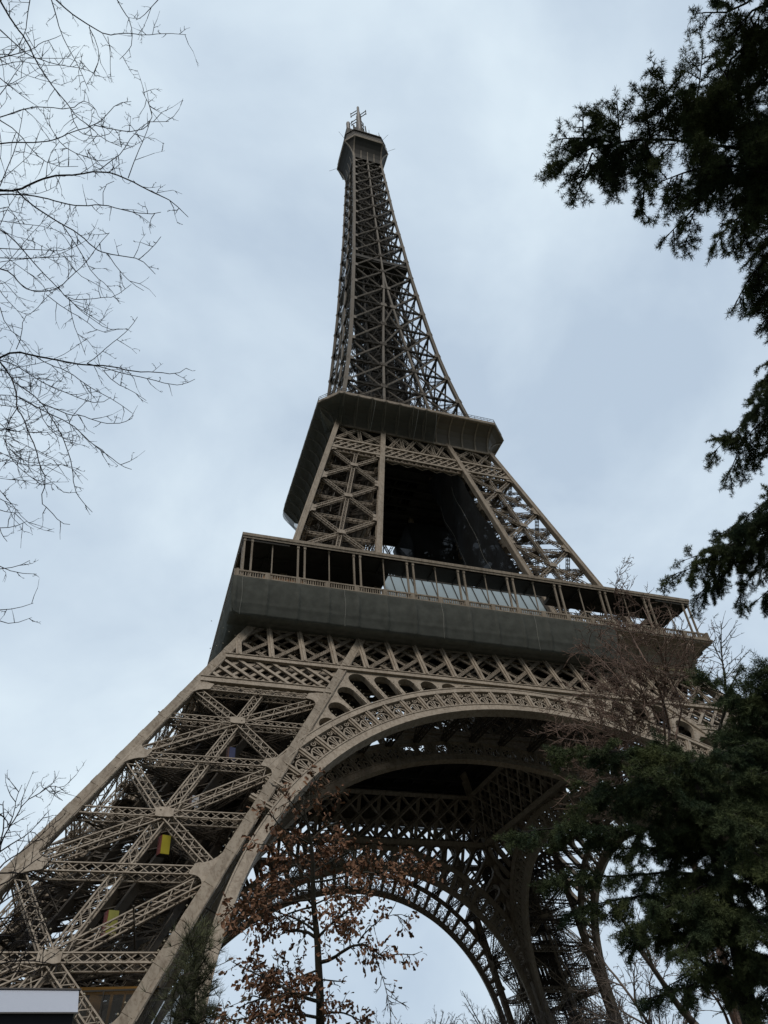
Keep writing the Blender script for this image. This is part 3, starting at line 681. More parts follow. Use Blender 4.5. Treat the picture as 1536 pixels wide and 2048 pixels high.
for a, b in zip(ZN[:-1], ZN[1:]):
    ha, hb = min(4.6, s3(a)*.52), min(4.6, s3(b)*.52)
    for k in range(4):
        cs_, sn = math.cos(k*PI2), math.sin(k*PI2); R2 = lambda x_, y_, z_: np.array([x_*cs_-y_*sn, x_*sn+y_*cs_, z_])
        m.bar(R2(-ha, -ha, a), R2(-hb, -hb, b), .45, .45, (0, 1, 0)); m.bar(R2(0, -ha, a), R2(0, -hb, b), .3, .3, (0, 1, 0))
        zm_ = (a+b)/2; hm = (ha+hb)/2
        wa, wb = s3(a)*.78, s3(b)*.78        # light inner web between the core and the faces
        for u_ in (-.8, -.4, 0, .4, .8): m.bar(R2(u_*wa, -wa, a), R2((u_+.4 if u_ < .6 else u_-.4)*wb, -wb, b), .10, .10, R2(0, -1, 0)); m.bar(R2(u_*wa, -wa+.1, a), R2((u_-.4 if u_ > -.6 else u_+.4)*wb, -wb+.1, b), .10, .10, R2(0, -1, 0))
        for q_ in (.33, .66): m.bar(R2(-wa*(1-q_)-wb*q_, -wa*(1-q_)-wb*q_, a+(b-a)*q_), R2(wa*(1-q_)+wb*q_, -wa*(1-q_)-wb*q_, a+(b-a)*q_), .09, .09, R2(0, -1, 0))
        for z0, z1, h0, h1 in ((a, zm_, ha, hm), (zm_, b, hm, hb)):
            m.lat(R2(-h0, -h0, z0), R2(h1, -h1, z1), R2(0, -1, 0), .3, .3, 8, .07, .05, 'Z'); m.lat(R2(h0, -h0, z0), R2(-h1, -h1, z1), R2(0, -1, 0), .3, .3, 8, .07, .05, 'Z')
            m.lat(R2(-h1, -h1, z1), R2(h1, -h1, z1), R2(0, -1, 0), .4, .4, 7, .1, .06, 'X')
        sA = s3(b); m.lat(R2(-sA+.4, -sA+.4, b), R2(-hb, -hb, b), (0, 0, 1), .5, .5, 7, .1, .06, 'X')
        m.lat(R2(-sA+.4, -sA+.4, b), R2(sA-.4, -sA+.4, b), (0, 0, 1), .4, .4, 12, .1, .06, 'X')
        m.lat(R2(0, -sA+.4, b), R2(-sA+.4, 0, b), (0, 0, 1), .4, .4, 9, .1, .06, 'X')
    for x_, y_, w_ in ((-1.9, -1.9, 2.2), (1.9, 1.9, 2.2), (1.9, -1.9, 1.5), (-1.9, 1.9, 1.5)):
        f = hb/4.6*1.1; m.bar((x_*f, y_*f, a), (x_*f, y_*f, b-.8), w_*f, w_*f, (0, 1, 0))
    for z in np.arange(a, b, 2.4):
        k_ = int(z*5) % 2; y_ = -hb*.75 if k_ else hb*.75
        for e in (-.5, .5): m.bar((-hb*.8, y_+e, z), (hb*.8, y_+e, z+2.2), .08, .25, (0, 1, 0))
        m.bar((-hb, y_, z), (-hb*.7, y_, z), 1.4, .08, (0, 0, 1))
m.box((-8, -8, 192.5), (8, 8, 193.1)); m.box((-8.2, -8.2, 193.1), (-7.9, 8.2, 194.3)); m.box((-7.9, -8.2, 193.1), (8.2, -7.9, 194.3))
core = m.build('lift_core', M['dark'], shaft)  # darker than the shaft's iron: inner shade put into the core's colour

# ---------------- summit
CH3 = lambda h: max(0.02, 3.0*(h-5.0)/3.2)
m = MB(); PS = [(5.05, 266.4), (5.25, 269), (5.7, 271.3), (6.4, 273.4), (7.3, 275.2), (8.15, 276.4)]
rings(m, PS, CH3); rings(m, [(8.1, 276.45), (4, 276.45)], CH3); top = m.build('summit_gallery', M['dark'], tower)
m = MB(); rings(m, [(8.05, 276.3), (8.25, 276.35), (8.25, 276.75), (8.05, 276.8)], CH3, True); rings(m, [(8.1, 277.0), (8.3, 277.0), (8.3, 277.4), (8.1, 277.4)], CH3, True); m.build('rim_moulding', M['iron'], top)
for k in range(4):
    cs_, sn = math.cos(k*PI2), math.sin(k*PI2)
    for sg in (-1, 1):
        m = MB(); pts = []
        for h, z in PS:
            c_ = CH3(h); x_ = sg*(h-c_) if True else 0; y_ = -h-.06; pts.append((x_*cs_-y_*sn, x_*sn+y_*cs_, z))
        pts = np.array(pts); m.bars_(pts[:-1], pts[1:], .42, .3, (cs_*0+sn*1, -cs_, 0)); m.build('rib', M['iron'], top)
    for x_ in (-2.4, 0, 2.4):
        m = MB(); pts = np.array([(x_*cs_+(h+.04)*sn, x_*sn-(h+.04)*cs_, z) for h, z in PS[:3]]); m.bars_(pts[:-1], pts[1:], .3, .16, (sn, -cs_, 0)); m.build('rib', M['iron'], top)
m = MB(); rings(m, [(7.4, 277.3), (7.3, 283.0), (7.7, 283.1), (7.7, 283.7), (4, 284.2)], CH3); rings(m, [(5.2, 283.5), (4.6, 288.5), (3.2, 290), (2.6, 292), (.1, 292.2)], lambda h: h*.35)
m.build('cabin', M['dark'], top)
m = MB(); r2 = np.random.default_rng(11)
l_ = loop(8.0, 277.4, 2.9)
for j in range(8):
    a, b = np.array(l_[j]), np.array(l_[(j+1) % 8]); k_ = max(2, int(np.linalg.norm(b-a)/.7)); m.bar(a+np.array([0, 0, 2.6]), b+np.array([0, 0, 3.4]), .14, .14, (0, 0, 1))
    for e in range(k_): p = a+(b-a)*e/k_; m.bar(p, p+np.array([0, 0, 3.4]), .09, .09, (0, 1, 0))
for _ in range(120):
    p = np.array([*r2.uniform(-7.2, 7.2, 2), 283.4]); h = r2.uniform(1.5, 7.0); w_ = r2.choice([.12, .16, .5, 1.0], p=[.4, .25, .22, .13]); h = min(h, 4.5) if w_ > .3 else h; m.bar(p, p+np.array([0, 0, h]), w_, w_, (0, 1, 0))
    if r2.random() < .5: q_ = p+np.array([0, 0, h*.8]); d = r2.normal(size=3)*[1, 1, .1]; m.bar(q_, q_+d, .12, .12, (0, 0, 1))
for x_, y_ in ((-8, -5), (-5, -8), (5, -8), (8, -5), (-8, 6), (8, 5)):
    p = np.array([x_, y_, 279.]); d = nrm(np.array([x_, y_, 1.0]))*3.2; m.bar(p, p+d, .08, .08, (0, 0, 1))
m.build('antenna_rack', M['dark'], top)
m = MB(); m.tube([(-5.6, -3.6, 283), (-5.6, -3.6, 290.5)], .95, 10); m.box((-7.2, -5.4, 283.3), (-2.6, -1.6, 289.0)); m.build('equipment_hut', M['dark'], top)
m = MB(); m.tube([(-5.9, -3.6, 288.5), (-5.9, -3.6, 298)], .75, 10); m.build('radome', M['concrete'], top)
m = MB(); m.tube([(0, 0, 290), (0, 0, 300), (0, 0, 303)], [2.8, 2.3, 1.5], 8)
for k in range(8): a = k*math.pi/4; m.bar((3.0*math.cos(a), 3.0*math.sin(a), 290), (2.4*math.cos(a), 2.4*math.sin(a), 304+k % 3*1.5), .35, .35, (0, 1, 0)); m.bar((2.2*math.cos(a), 2.2*math.sin(a), 294), (3.6*math.cos(a), 3.6*math.sin(a), 296), .1, .1, (0, 0, 1))
m.build('mast_base', M['dark'], top)
m = MB(); m.tube([(0, 0, 293), (0, 0, 305), (0, 0, 317), (0, 0, 319), (0, 0, 322), (0, 0, 322.2), (0, 0, 327.6)], [1.0, .95, .9, .85, .7, .55, .5], 10)
for k in range(8): a = k*math.pi/4; m.bar((1.08*math.cos(a), 1.08*math.sin(a), 294), (.98*math.cos(a), .98*math.sin(a), 318), .16, .16, (0, 1, 0))
m.build('antenna_mast', M['concrete'], top)
ar = MB()
for z_ in (0, 2.6): ar.bar((.7, 0, z_), (3.5, 0, z_), .27, .27, (0, 0, 1))
for e in (0, 2.6): ar.bar((3.4, 0, e-.8), (3.4, 0, e+.8), .3, .3, (0, 1, 0))
ar.bar((3.4, 0, 0), (3.4, 0, 2.6), .12, .12, (0, 1, 0))
ar0 = ar.build('antenna_arm', M['dark'], top); first = True
for a, z_ in ((-.86, 316.2), (math.pi-.86, 314.6), (-.86+PI2, 315.5), (math.pi-.8, 322.6), (.5, 309.0)):
    o = ar0 if first else ar0.copy()
    if not first: C.objects.link(o); o.parent = top
    first = False; o.location = (0, 0, z_); o.rotation_euler = (0, 0, a); o.scale = (1, 1, 1) if z_ > 312 else (.75, 1, .5)

# sparkle lamps along the front members
P_ = np.array(lampP); keep = P_[rng.random(len(P_)) < .8]; r = .085
oc = np.array([(1, 0, 0), (-1, 0, 0), (0, 1, 0), (0, -1, 0), (0, 0, 1), (0, 0, -1)])*r; fc = np.array([(0, 2, 4), (2, 1, 4), (1, 3, 4), (3, 0, 4), (2, 0, 5), (1, 2, 5), (3, 1, 5), (0, 3, 5)])
V = (keep[:, None]+oc[None]).reshape(-1, 3); F = (np.arange(len(keep))[:, None, None]*6+fc[None]).reshape(-1, 3)
me = bpy.data.meshes.new('sparkle_lamp'); finish(me, V, F.ravel(), np.full(len(F), 3)); o = link(me, 'sparkle_lamp', M['lamp'], tower); o['kind'] = 'stuff'

# ================================================================== THINGS HUNG IN AND ON THE TOWER
def sheet(name, fn, nu, nv, m_, parent=None, th=.0):
    """cloth: fn(u, v) -> point, u and v in 0..1"""
    U, V_ = np.meshgrid(np.linspace(0, 1, nu), np.linspace(0, 1, nv), indexing='ij'); pts = np.array([fn(a, b) for a, b in zip(U.ravel(), V_.ravel())])
    i_ = np.arange(nu-1)[:, None]*nv+np.arange(nv-1)[None]; F = np.stack([i_, i_+nv, i_+nv+1, i_+1], -1).reshape(-1, 4)
    me = bpy.data.meshes.new(name); finish(me, pts, F.ravel(), np.full(len(F), 4), True); return link(me, name, m_, parent)
def wob(a, b, k=0): return math.sin(a*1.7+k)*.5+math.sin(a*4.1+b*2+k*2)*.3+math.sin(a*9.3-b*3)*.15
def front_net(x_of, side=0):
    def fn(u, v):                            # v: 0 top, 1 foot, tucked in under the frieze
        x_ = x_of(u); z_ = 57.05-5.75*v-.03*math.sin(x_*1.6)*v; q_ = (x_+35.2) % 3.91; q_ = min(q_, 3.91-q_); y_ = -35.62+.9*max(0, v-.35)**1.5+.035*wob(x_, v*4)*math.sin(math.pi*min(1, v+.15))-.24*math.exp(-(q_/.20)**2)*math.sin(math.pi*min(1, v*.9+.05))-.05*math.exp(-((v-.66)/.03)**2)
        if v > .93: y_ = -34.8+(v-.93)/.07*1.7; z_ = 51.5-.03*math.sin(x_*1.6)-.1*(v-.93)/.07
        return (x_, y_, z_) if side == 0 else (y_, -x_, z_)
    return fn
net = sheet('safety_net', front_net(lambda u: -35.6+u*54.2), 420, 26, M['net'])
tag(net, 'long dark grey net over the frieze below the first gallery, front side', 'net')
rp = MB()
for x_ in (-34.4, -21.3, -8.0, 5.8):
    f = front_net(lambda u: x_); rp.tube([np.array(f(0, v))+np.array([.05*math.sin(v*9+x_), -.07, 0]) for v in np.linspace(0, .93, 12)], .028, 4)
for o in [rp.build('net_rope', M['rope'], net)]: pass
nl = sheet('safety_net', front_net(lambda u: -35.6+u*71.2, 1), 200, 18, M['net'])
tag(nl, 'dark grey safety net below the first gallery on its receding left side', 'net')
nk = nl.copy(); C.objects.link(nk); nk.rotation_euler = (0, 0, -PI2); tag(nk, 'dark net on the far side of the first gallery, seen through the arch', 'net')
# nets on the second gallery
def net2(path):
    """path(u) -> (point on the rim, inward unit vector)"""
    def fn(u, v):
        p, n_, sc_ = path(u); dip = .95*abs(math.sin(sc_*math.pi))*(1-v)**2
        z_ = 116.15-6.2*v-dip; inw = -0.18+3.55*v-.28*math.sin(math.pi*v)*(.5+.5*abs(math.sin(sc_*math.pi)))-.35*math.sin(math.pi*v)
        return np.array([p[0], p[1], z_])+n_*inw
    return fn
def pf(u): x_ = -16.9+u*20.6; return np.array([x_, -20.4, 0]), np.array([0, 1., 0]), x_/2.9+.5
n2 = sheet('safety_net', net2(pf), 150, 14, M['net2']); tag(n2, 'dark green scalloped net under the front rim of the second gallery', 'net')
rp = MB()
for u in (.36, .80, .99):
    rp.tube([np.array(net2(pf)(u-.02*v*(u < .9), v))+np.array([0, -.12, 0]) for v in np.linspace(0, 1, 10)], .035, 4)
rp.build('net_rope', M['rope'], n2)
rp = MB()
for j in range(7):
    u = (-15.95+j*2.9+16.9)/20.6; rp.tube([np.array(net2(pf)(u, v))+np.array([0, -.06, 0]) for v in np.linspace(.04, 1, 9)], .06, 4)
rp.build('net_rib_line', mat('net_rib_line', (0.15, 0.14, 0.11), 0.9, 0.2, 2), n2)  # added lines standing in for corbel ribs seen through the net
def pl_(u):
    if u < .12:
        t = u/.12; return np.array([-16.8-3.6*t, -20.4+3.6*t, 0]), nrm(np.array([1, 1., 0])*(1)+np.array([-t, t, 0])*.2), t*1.3
    y_ = -16.8+(u-.12)/.88*33.4; return np.array([-20.4, y_, 0]), np.array([1., 0, 0]), y_/2.9
n3 = sheet('safety_net', net2(pl_), 200, 14, M['net2']); tag(n3, 'dark billowing net under the second gallery, running away along its left side', 'net')
n4 = sheet('safety_net', lambda u, v: np.array([-20.3+u*3.4, 16.9+u*3.4, 115.9-5.6*v])+np.array([.7, -.7, 0])*(3.2*max(0, v-.1)**1.2-.8*math.sin(math.pi*v)), 30, 12, M['netlight'])
tag(n4, 'pale grey translucent net curling round the far left corner of the second gallery', 'net')
# black nets inside, between first and second gallery
def wrap(zl, zh, w_):
    def fn(u, v):
        z_ = zl+(zh-zl)*v; s, i = s2(z_)+.3, i2(z_)-.5; c_ = [(i, s), (i, i), (s, i)]; t = u*2; k_ = min(1, int(t)); t -= k_
        x_, y_ = np.array(c_[k_])*(1-t)+np.array(c_[k_+1])*t
        return (x_+.2*math.sin(z_*.9+u*20), y_+.2*math.sin(z_*.8+u*17), z_)
    return fn
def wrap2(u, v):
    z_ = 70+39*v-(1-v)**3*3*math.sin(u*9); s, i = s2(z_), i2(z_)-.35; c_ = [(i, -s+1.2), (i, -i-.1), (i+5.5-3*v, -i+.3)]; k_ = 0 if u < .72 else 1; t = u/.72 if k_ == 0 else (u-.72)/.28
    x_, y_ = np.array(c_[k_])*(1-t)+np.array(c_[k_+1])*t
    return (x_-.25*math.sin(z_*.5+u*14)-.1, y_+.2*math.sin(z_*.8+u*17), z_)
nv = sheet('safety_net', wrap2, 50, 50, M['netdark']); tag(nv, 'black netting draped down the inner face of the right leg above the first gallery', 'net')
rp = MB()
for u in (.35, .68): rp.tube([np.array(wrap2(u-.12*v*(u < .5), v))+np.array([-.15, -.1, 0]) for v in np.linspace(.08, .8, 14)], .022, 4)
rp.build('net_rope', M['rope'], nv)
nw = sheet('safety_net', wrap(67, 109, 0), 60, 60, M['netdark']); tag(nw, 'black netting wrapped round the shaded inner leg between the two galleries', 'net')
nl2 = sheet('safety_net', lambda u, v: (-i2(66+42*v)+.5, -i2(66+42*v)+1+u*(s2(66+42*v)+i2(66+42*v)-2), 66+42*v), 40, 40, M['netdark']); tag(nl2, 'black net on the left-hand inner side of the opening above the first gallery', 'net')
# coloured panels on the lift landings of the left leg
def panel_box(u, v, D, wpx, hpx, left, right, label):
    c = at(u, v, D); k = D/FPX; w_ = wpx*k*.80; h_ = hpx*k*.90
    t = thing('panelled_box', tuple(c-np.array([0, 0, h_/2])), label, 'panel box', 'panelled boxes on the lift landings')
    d1 = nrm(np.array([.30, -.95, 0])); d2 = np.array([d1[1], -d1[0], 0])   # d1: out of the bright side, d2 to its left
    b = MB(); b.bar(-d1*w_*.5+np.array([0, 0, 0]), -d1*w_*.5+np.array([0, 0, h_]), w_, w_, (d1[0], d1[1], 0)); b.build('box', M['dark'], t)
    q = MB(); e = np.cross(d1, np.array([0, 0, 1.])); q.bar(d1*.03+np.array([0, 0, .05]), d1*.03+np.array([0, 0, h_]), w_*.98, .05, tuple(d1)); q.build('front_panel', right, t)
    q = MB(); q.bar(e*(w_*.53)-d1*w_*.5+np.array([0, 0, .05]), e*(w_*.53)-d1*w_*.5+np.array([0, 0, h_]), w_*.98, .05, tuple(e)); q.build('side_panel', left, t)
    return t
red = mat('faded_red_panel', (0.36, 0.10, 0.085), 0.6, 0.4, 1.2); yel = mat('yellow_panel', (0.50, 0.43, 0.04), 0.5, 0.15, 1); yel2 = mat('pale_yellow_panel', (0.40, 0.39, 0.10), 0.5, 0.3, 1.4)
gry = mat('pale_panel', (0.55, 0.58, 0.64), 0.5, 0.1, 1); blu = mat('blue_panel', (0.085, 0.095, 0.19), 0.5, 0.3, 1); pnk = mat('rust_panel', (0.22, 0.13, 0.11), 0.6, 0.3, 1)
def leg_depth(u, v, inset):
    """distance at which the sight line through (u, v) meets the leg's front face, plus inset"""
    d = at(u, v, 1)-CAM; n = NF; p0 = np.array([0, -s1(0), 0.]); return float(n@(p0-CAM)/(n@d))+inset
for u, v, wp, hp, l_, r_, ins, lab in ((331, 1690, 20, 36, red, yel, 1.6, 'bright yellow and faded red panelled box in the leg lattice, beneath the middle star joint'),
    (224, 1846, 22, 42, red, yel2, 1.6, 'pale yellow and red panelled box, lowest of those in the leg lattice'),
    (390, 1604, 16, 24, pnk, gry, 1.6, 'small pale grey panelled box in the leg lattice beside a raking brace'),
    (464, 1508, 15, 28, pnk, blu, 1.8, 'dull blue panelled box high in the shaded leg lattice')):
    panel_box(u, v, leg_depth(u, v, ins), wp, hp, l_, r_, lab)
# yellow lift gear and its dusty screen at the foot of the leg
base = at(215, 2028, leg_depth(215, 2028, 2.6)); t = thing('lift_gear_frame', tuple(base), 'yellow steel gear frame standing inside the left leg above the white booth roof', 'frame')
q = MB(); kx = np.array([1., -.15, 0])
for a, b, w_ in (((-2.6, 1.25), (2.9, 1.15), .42), ((-.85, 1.2), (-1.0, -3.4), .75), ((.1, 1.2), (-.1, -3.4), .18), ((.9, 1.2), (.7, -1.6), .14), ((.3, -1.45), (1.25, -1.45), .42), ((-2.4, 1.2), (-2.9, .4), .35)):
    q.bar(kx*a[0]+np.array([0, 0, a[1]]), kx*b[0]+np.array([0, 0, b[1]]), w_, .4, (0, -1, 0))
q.build('beam', M['yellow_paint'], t)
base = at(270, 2040, leg_depth(270, 2040, 1.8)); t = thing('glass_screen', tuple(base), 'dusty grey glass screen across the foot of the left leg beside the pine', 'screen')
q = MB(); q.bar(kx*-4.2+np.array([0, .3, -5]), kx*-4.2+np.array([0, .3, 1.6]), .08, .08, (0, -1, 0))
for x_ in (-2.1, 0, 2.1): q.bar(kx*x_+np.array([0, 0, -5]), kx*x_+np.array([0, 0, 1.6]), .08, .1, (0, -1, 0))
for z_ in (1.6, -1.2): q.bar(kx*-4.2+np.array([0, 0, z_]), kx*3.2+np.array([0, 0, z_]), .1, .1, (0, 0, 1))
q.build('screen_frame', M['dark'], t)
q = MB(); q.bar(kx*-4.1+np.array([0, .06, -1.7]), kx*3.1+np.array([0, .06, -1.7]), 6.5, .02, (0, -1, 0)); q.build('pane', M['screen_glass'], t)

# booth at the lower left
p0 = at(158, 1981, 9.0); e1 = nrm(np.array([.985, .12, 0])); e2 = np.array([-e1[1], e1[0], 0]); zt = p0[2]; zb = at(153, 2026, 9.0)[2]-.02
base = p0-e1*1.6+e2*1.1; t = thing('booth', (base[0], base[1], 0), 'flat-roofed booth corner with white fascia above a navy wall, bottom left', 'booth')
def pbox(m_, a0, a1, b0, b1, z0, z1):
    P = [p0+e1*a+e2*b for a, b in ((a0, b0), (a1, b0), (a1, b1), (a0, b1))]; v = [(p[0]-base[0], p[1]-base[1], z) for z in (z0, z1) for p in P]
    m_.poly(v, [(3, 2, 1, 0), (4, 5, 6, 7), (0, 1, 5, 4), (1, 2, 6, 5), (2, 3, 7, 6), (3, 0, 4, 7)])
pb = at(152, 2026, 8.72); dpt = float(np.dot(p0-pb, e2)); zb = pb[2]; q = MB(); v = []
for a_ in (-3.2, 0): v += [tuple(p0+e1*a_+e2*b_+np.array([0, 0, z_-p0[2]])-np.array([base[0], base[1], 0])) for b_, z_ in ((-dpt, zb), (0, zt), (2.2, zt), (2.2, zb))]
q.poly(v, [(3, 2, 1, 0), (4, 5, 6, 7), (0, 1, 5, 4), (1, 2, 6, 5), (2, 3, 7, 6), (3, 0, 4, 7)]); q.build('fascia', M['white'], t)
q = MB(); pbox(q, -3.23, .02, -.01, 2.23, zt+.004, zt+.016); q.build('roof_edge', M['concrete'], t)
q = MB(); pbox(q, -3.16, -.03, -dpt+.03, 2.16, 0, zb-.002); q.build('wall', M['black'], t)
q = MB(); pbox(q, -3.2, .008, -dpt-.012, -dpt-.002, zb-.006, zb+.006); q.build('trim', M['concrete'], t)

# ================================================================== TREES
class Wood:
    """collects tapering limbs (tubes) and twigs (thin bars)"""
    def __init__(s, seed): s.m = MB(); s.tw = MB(); s.r = np.random.default_rng(seed); s.ends = []; s.dec = .62
    def limb(s, pts, r0, r1, sides=6, jit=.0):
        pts = np.asarray(pts, float)
        if jit: pts[1:-1] += s.r.normal(size=pts[1:-1].shape)*jit
        # round the polyline off a little
        q = [pts[0]]
        for a, b in zip(pts[:-1], pts[1:]): q += [a*.67+b*.33, a*.33+b*.67]
        q.append(pts[-1]); pts = np.array(q); s.m.tube(pts, np.linspace(r0, r1, len(pts)), sides); return pts
    def twig(s, p, d, Ln, r, lev, drp=0.0, crook=.35, rate=1.0, spread=.9):
        n_ = max(2, int(3+Ln*3)); st = Ln/n_; P = [np.array(p, float)]; d = nrm(np.array(d, float))
        for k in range(n_):
            d = nrm(d+s.r.normal(size=3)*crook*.45+np.array([0, 0, -drp*.2])); P.append(P[-1]+d*st)
        P = np.array(P); rr = np.linspace(r, r*.45, n_)
        s.tw.bars_(P[:-1], P[1:], rr*2, rr*2, (.3, .25, .9)); s.ends.append((P[-1], d))
        if lev > 0:
            for k in range(1, n_+1):
                if s.r.random() < rate*.55:
                    f = s.r.random(); q = P[k-1]*(1-f)+P[k]*f; dd = nrm(P[k]-P[k-1]); sd_ = nrm(np.cross(dd, s.r.normal(size=3)))
                    s.twig(q, dd*(.75)+sd_*spread, Ln*s.r.uniform(.3, .62)*(1-.45*k/n_), r*s.dec, lev-1, drp, crook, rate, spread)
    def along(s, pts, every, Lr, r, lev, drp=0, rate=1.0, crook=.35, spread=.9, skip=0.0, fwd=.55):
        pts = np.asarray(pts); seg = np.linalg.norm(np.diff(pts, axis=0), axis=1); cum = np.concatenate([[0], np.cumsum(seg)]); T = cum[-1]
        x_ = T*skip+every*s.r.random()
        while x_ < T:
            k = min(len(seg)-1, int(np.searchsorted(cum, x_)-1)); k = max(k, 0); f = (x_-cum[k])/max(seg[k], 1e-6); p = pts[k]*(1-f)+pts[k+1]*f
            dd = nrm(pts[k+1]-pts[k]); sd_ = nrm(np.cross(dd, s.r.normal(size=3)))
            s.twig(p, dd*fwd+sd_*spread, s.r.uniform(*Lr)*(1-.35*x_/T), r, lev, drp, crook, rate, spread); x_ += every*s.r.uniform(.5, 1.5)
    def done(s, label, cat, base, m_, name, group=None, twig_name='branch'):
        t = thing(name, tuple(base), label, cat, group)
        for mb, nm in ((s.m, 'trunk'), (s.tw, twig_name)):
            if mb.bars or mb.V: o = mb.build(nm, m_, t, nm == 'trunk'); at_origin(o, base)
        return t
def trace(win, pts):
    x0, y0, k = win; return [(x0+a*k, y0+b*k) for a, b in pts]

# ---- big bare tree on the left: trunk outside the frame, boughs reaching in
W1 = (0, 0, .3125); W2 = (0, 560, .34188)
T1 = [[(0,4),(90,140),(160,250),(235,400),(290,490),(360,590),(450,680),(490,740),(580,815),(650,880),(780,940)],
[(0,750),(50,715),(160,690),(290,682),(450,690),(500,652),(560,650),(620,690),(630,745)],
[(0,920),(70,920),(120,905),(260,915),(380,905),(460,855),(600,800),(690,715),(760,675),(840,650)],
[(600,800),(720,830),(880,845),(960,780),(965,680),(910,585)],[(960,780),(1080,778)],
[(0,1220),(110,1220),(190,1170),(295,1130),(430,1105),(500,1115),(640,1085),(820,1140),(940,1215),(1040,1235),(1110,1285),(1205,1390)],
[(295,1130),(320,1010),(380,905)],[(640,1085),(730,1010),(780,970),(870,850),(960,775)],[(820,1140),(860,1000),(920,870),(960,780)],
[(110,1220),(200,1300),(300,1380),(400,1440),(500,1510),(600,1575),(690,1625),(800,1640),(890,1660),(960,1720),(995,1755)],[(890,1660),(980,1595),(1030,1515)],
[(0,1245),(120,1240),(260,1265),(400,1295),(530,1325),(660,1318),(790,1335),(940,1375),(1030,1358)],
[(0,1470),(70,1510),(170,1620),(270,1740),(370,1840),(450,1930),(600,2048),(680,2085)],
[(0,1720),(60,1750),(130,1820),(190,1865),(290,1870),(380,1840),(450,1760),(540,1670),(640,1570),(700,1490)],
[(400,1440),(480,1560),(550,1660),(600,1760),(680,1840),(760,1935)],
[(320,-30),(350,90),(390,215),(450,310),(510,385),(545,520),(570,585)],
[(350,-10),(450,75),(520,130),(600,190),(690,235),(740,205),(850,195),(920,212),(1050,210),(1190,222)],
[(570,175),(615,280),(635,370),(610,460),(555,540)],[(690,235),(715,340),(690,420),(710,490)],
[(740,-20),(790,60),(845,140),(855,270),(820,335),(765,380)],[(1020,-10),(950,60),(920,110),(870,128)],
[(0,370),(80,355),(220,310),(250,275),(340,260),(390,225)],[(195,-20),(165,110),(160,205),(90,300),(10,370)],[(0,605),(60,530),(100,460),(160,385)],
[(0,190),(100,270),(190,355),(250,395),(330,400),(440,435),(530,445),(610,470)],[(380,905),(450,960),(560,1020),(650,1040),(730,1010)],
[(690,1625),(760,1730),(850,1815),(920,1860)],[(375,1840),(430,1910),(570,1925),(680,1912),(740,1915),(840,1820)],
[(0,1590),(140,1590),(230,1605),(330,1612),(400,1615),(480,1560)],[(400,1615),(490,1745),(600,1810)],
[(0,500),(60,560),(170,630),(240,680)],[(0,770),(110,850),(200,960),(330,1050),(500,1065)],[(0,1190),(40,1050),(90,950),(130,800),(150,690)],
[(160,205),(230,320),(300,430),(310,470)],[(380,905),(330,830),(285,740),(280,690)],[(450,690),(480,830),(560,880),(680,860),(720,830)],[(510,385),(600,470),(640,485)],
[(560,960),(600,1040),(605,1090)],[(660,1318),(675,1220),(730,1160)],[(0,1440),(40,1340),(110,1240)],[(0,1650),(130,1670),(250,1645),(400,1640),(500,1640)],[(30,1640),(120,1700),(260,1800),(300,1870)]]
T2 = [[(0,455),(95,405),(190,435),(300,458),(420,475),(510,488),(650,495),(780,535),(900,540),(1030,550),(1090,515)],
[(510,488),(620,525),(740,545),(880,585),(1010,610),(1100,600),(1140,580)],[(510,488),(560,445),(640,380),(720,345),(790,270),(805,215)],[(600,525),(680,600),(760,640),(855,705)],
[(190,435),(290,490),(380,535),(490,607),(580,665),(680,710),(775,780)],[(0,470),(80,485),(160,545),(270,610),(380,655),(480,695),(580,725),(650,685)],
[(0,480),(50,540),(80,600),(100,680),(100,750),(140,800),(180,890),(205,985),(235,1090),(253,1160),(240,1285),(280,1350),(365,1428),(410,1430)],
[(80,595),(150,630),(230,715),(290,790),(350,900),(385,970),(435,1100),(432,1215),(480,1290),(540,1358)],
[(100,680),(180,730),(270,780),(405,835),(470,890),(530,960),(620,1030),(700,1080),(770,1108)],
[(230,715),(340,765),(420,790),(475,790),(560,830),(660,855),(770,825),(780,790)],[(100,750),(50,830),(20,920),(40,1010),(80,1075),(160,1120),(240,1195)],
[(95,405),(130,320),(130,220),(200,190),(270,90),(350,40)],[(270,85),(400,180),(480,230),(590,300),(680,290)],[(400,105),(480,165),(550,240),(640,285),(700,288)],
[(405,110),(425,250),(460,350),(500,440)],[(0,160),(40,270),(110,350),(190,435)],[(230,740),(270,850),(350,930),(450,943)],[(20,920),(70,1000),(140,1060),(230,1068)],
[(0,1280),(40,1305),(105,1318)],[(0,1345),(60,1355),(130,1363)],[(0,1450),(80,1450),(160,1410)],[(0,1455),(20,1500),(42,1530)],[(0,1675),(90,1715),(215,1720)],[(0,1690),(90,1680),(175,1640)],
[(0,1930),(100,1928),(195,1890)],[(0,1995),(90,2010),(185,1975)],[(405,835),(430,780),(490,720),(520,685)],[(0,60),(30,100),(120,180),(130,220)],[(0,880),(80,870),(160,830),(220,760)],[(0,730),(120,740),(200,705)],[(0,840),(60,900),(180,860)]]
def DL(u, v): return 8.2+.9*math.sin(u/140+v/260)+.7*math.sin(v/95+1.0)*min(1, u/200+.3)-.002*u
wd = Wood(21); wd.dec = .85; trunk_foot = at(0, 400, 8.2)-nrm(CR*[1, 1, 0])*3.6; trunk_foot[2] = 0
heads = []
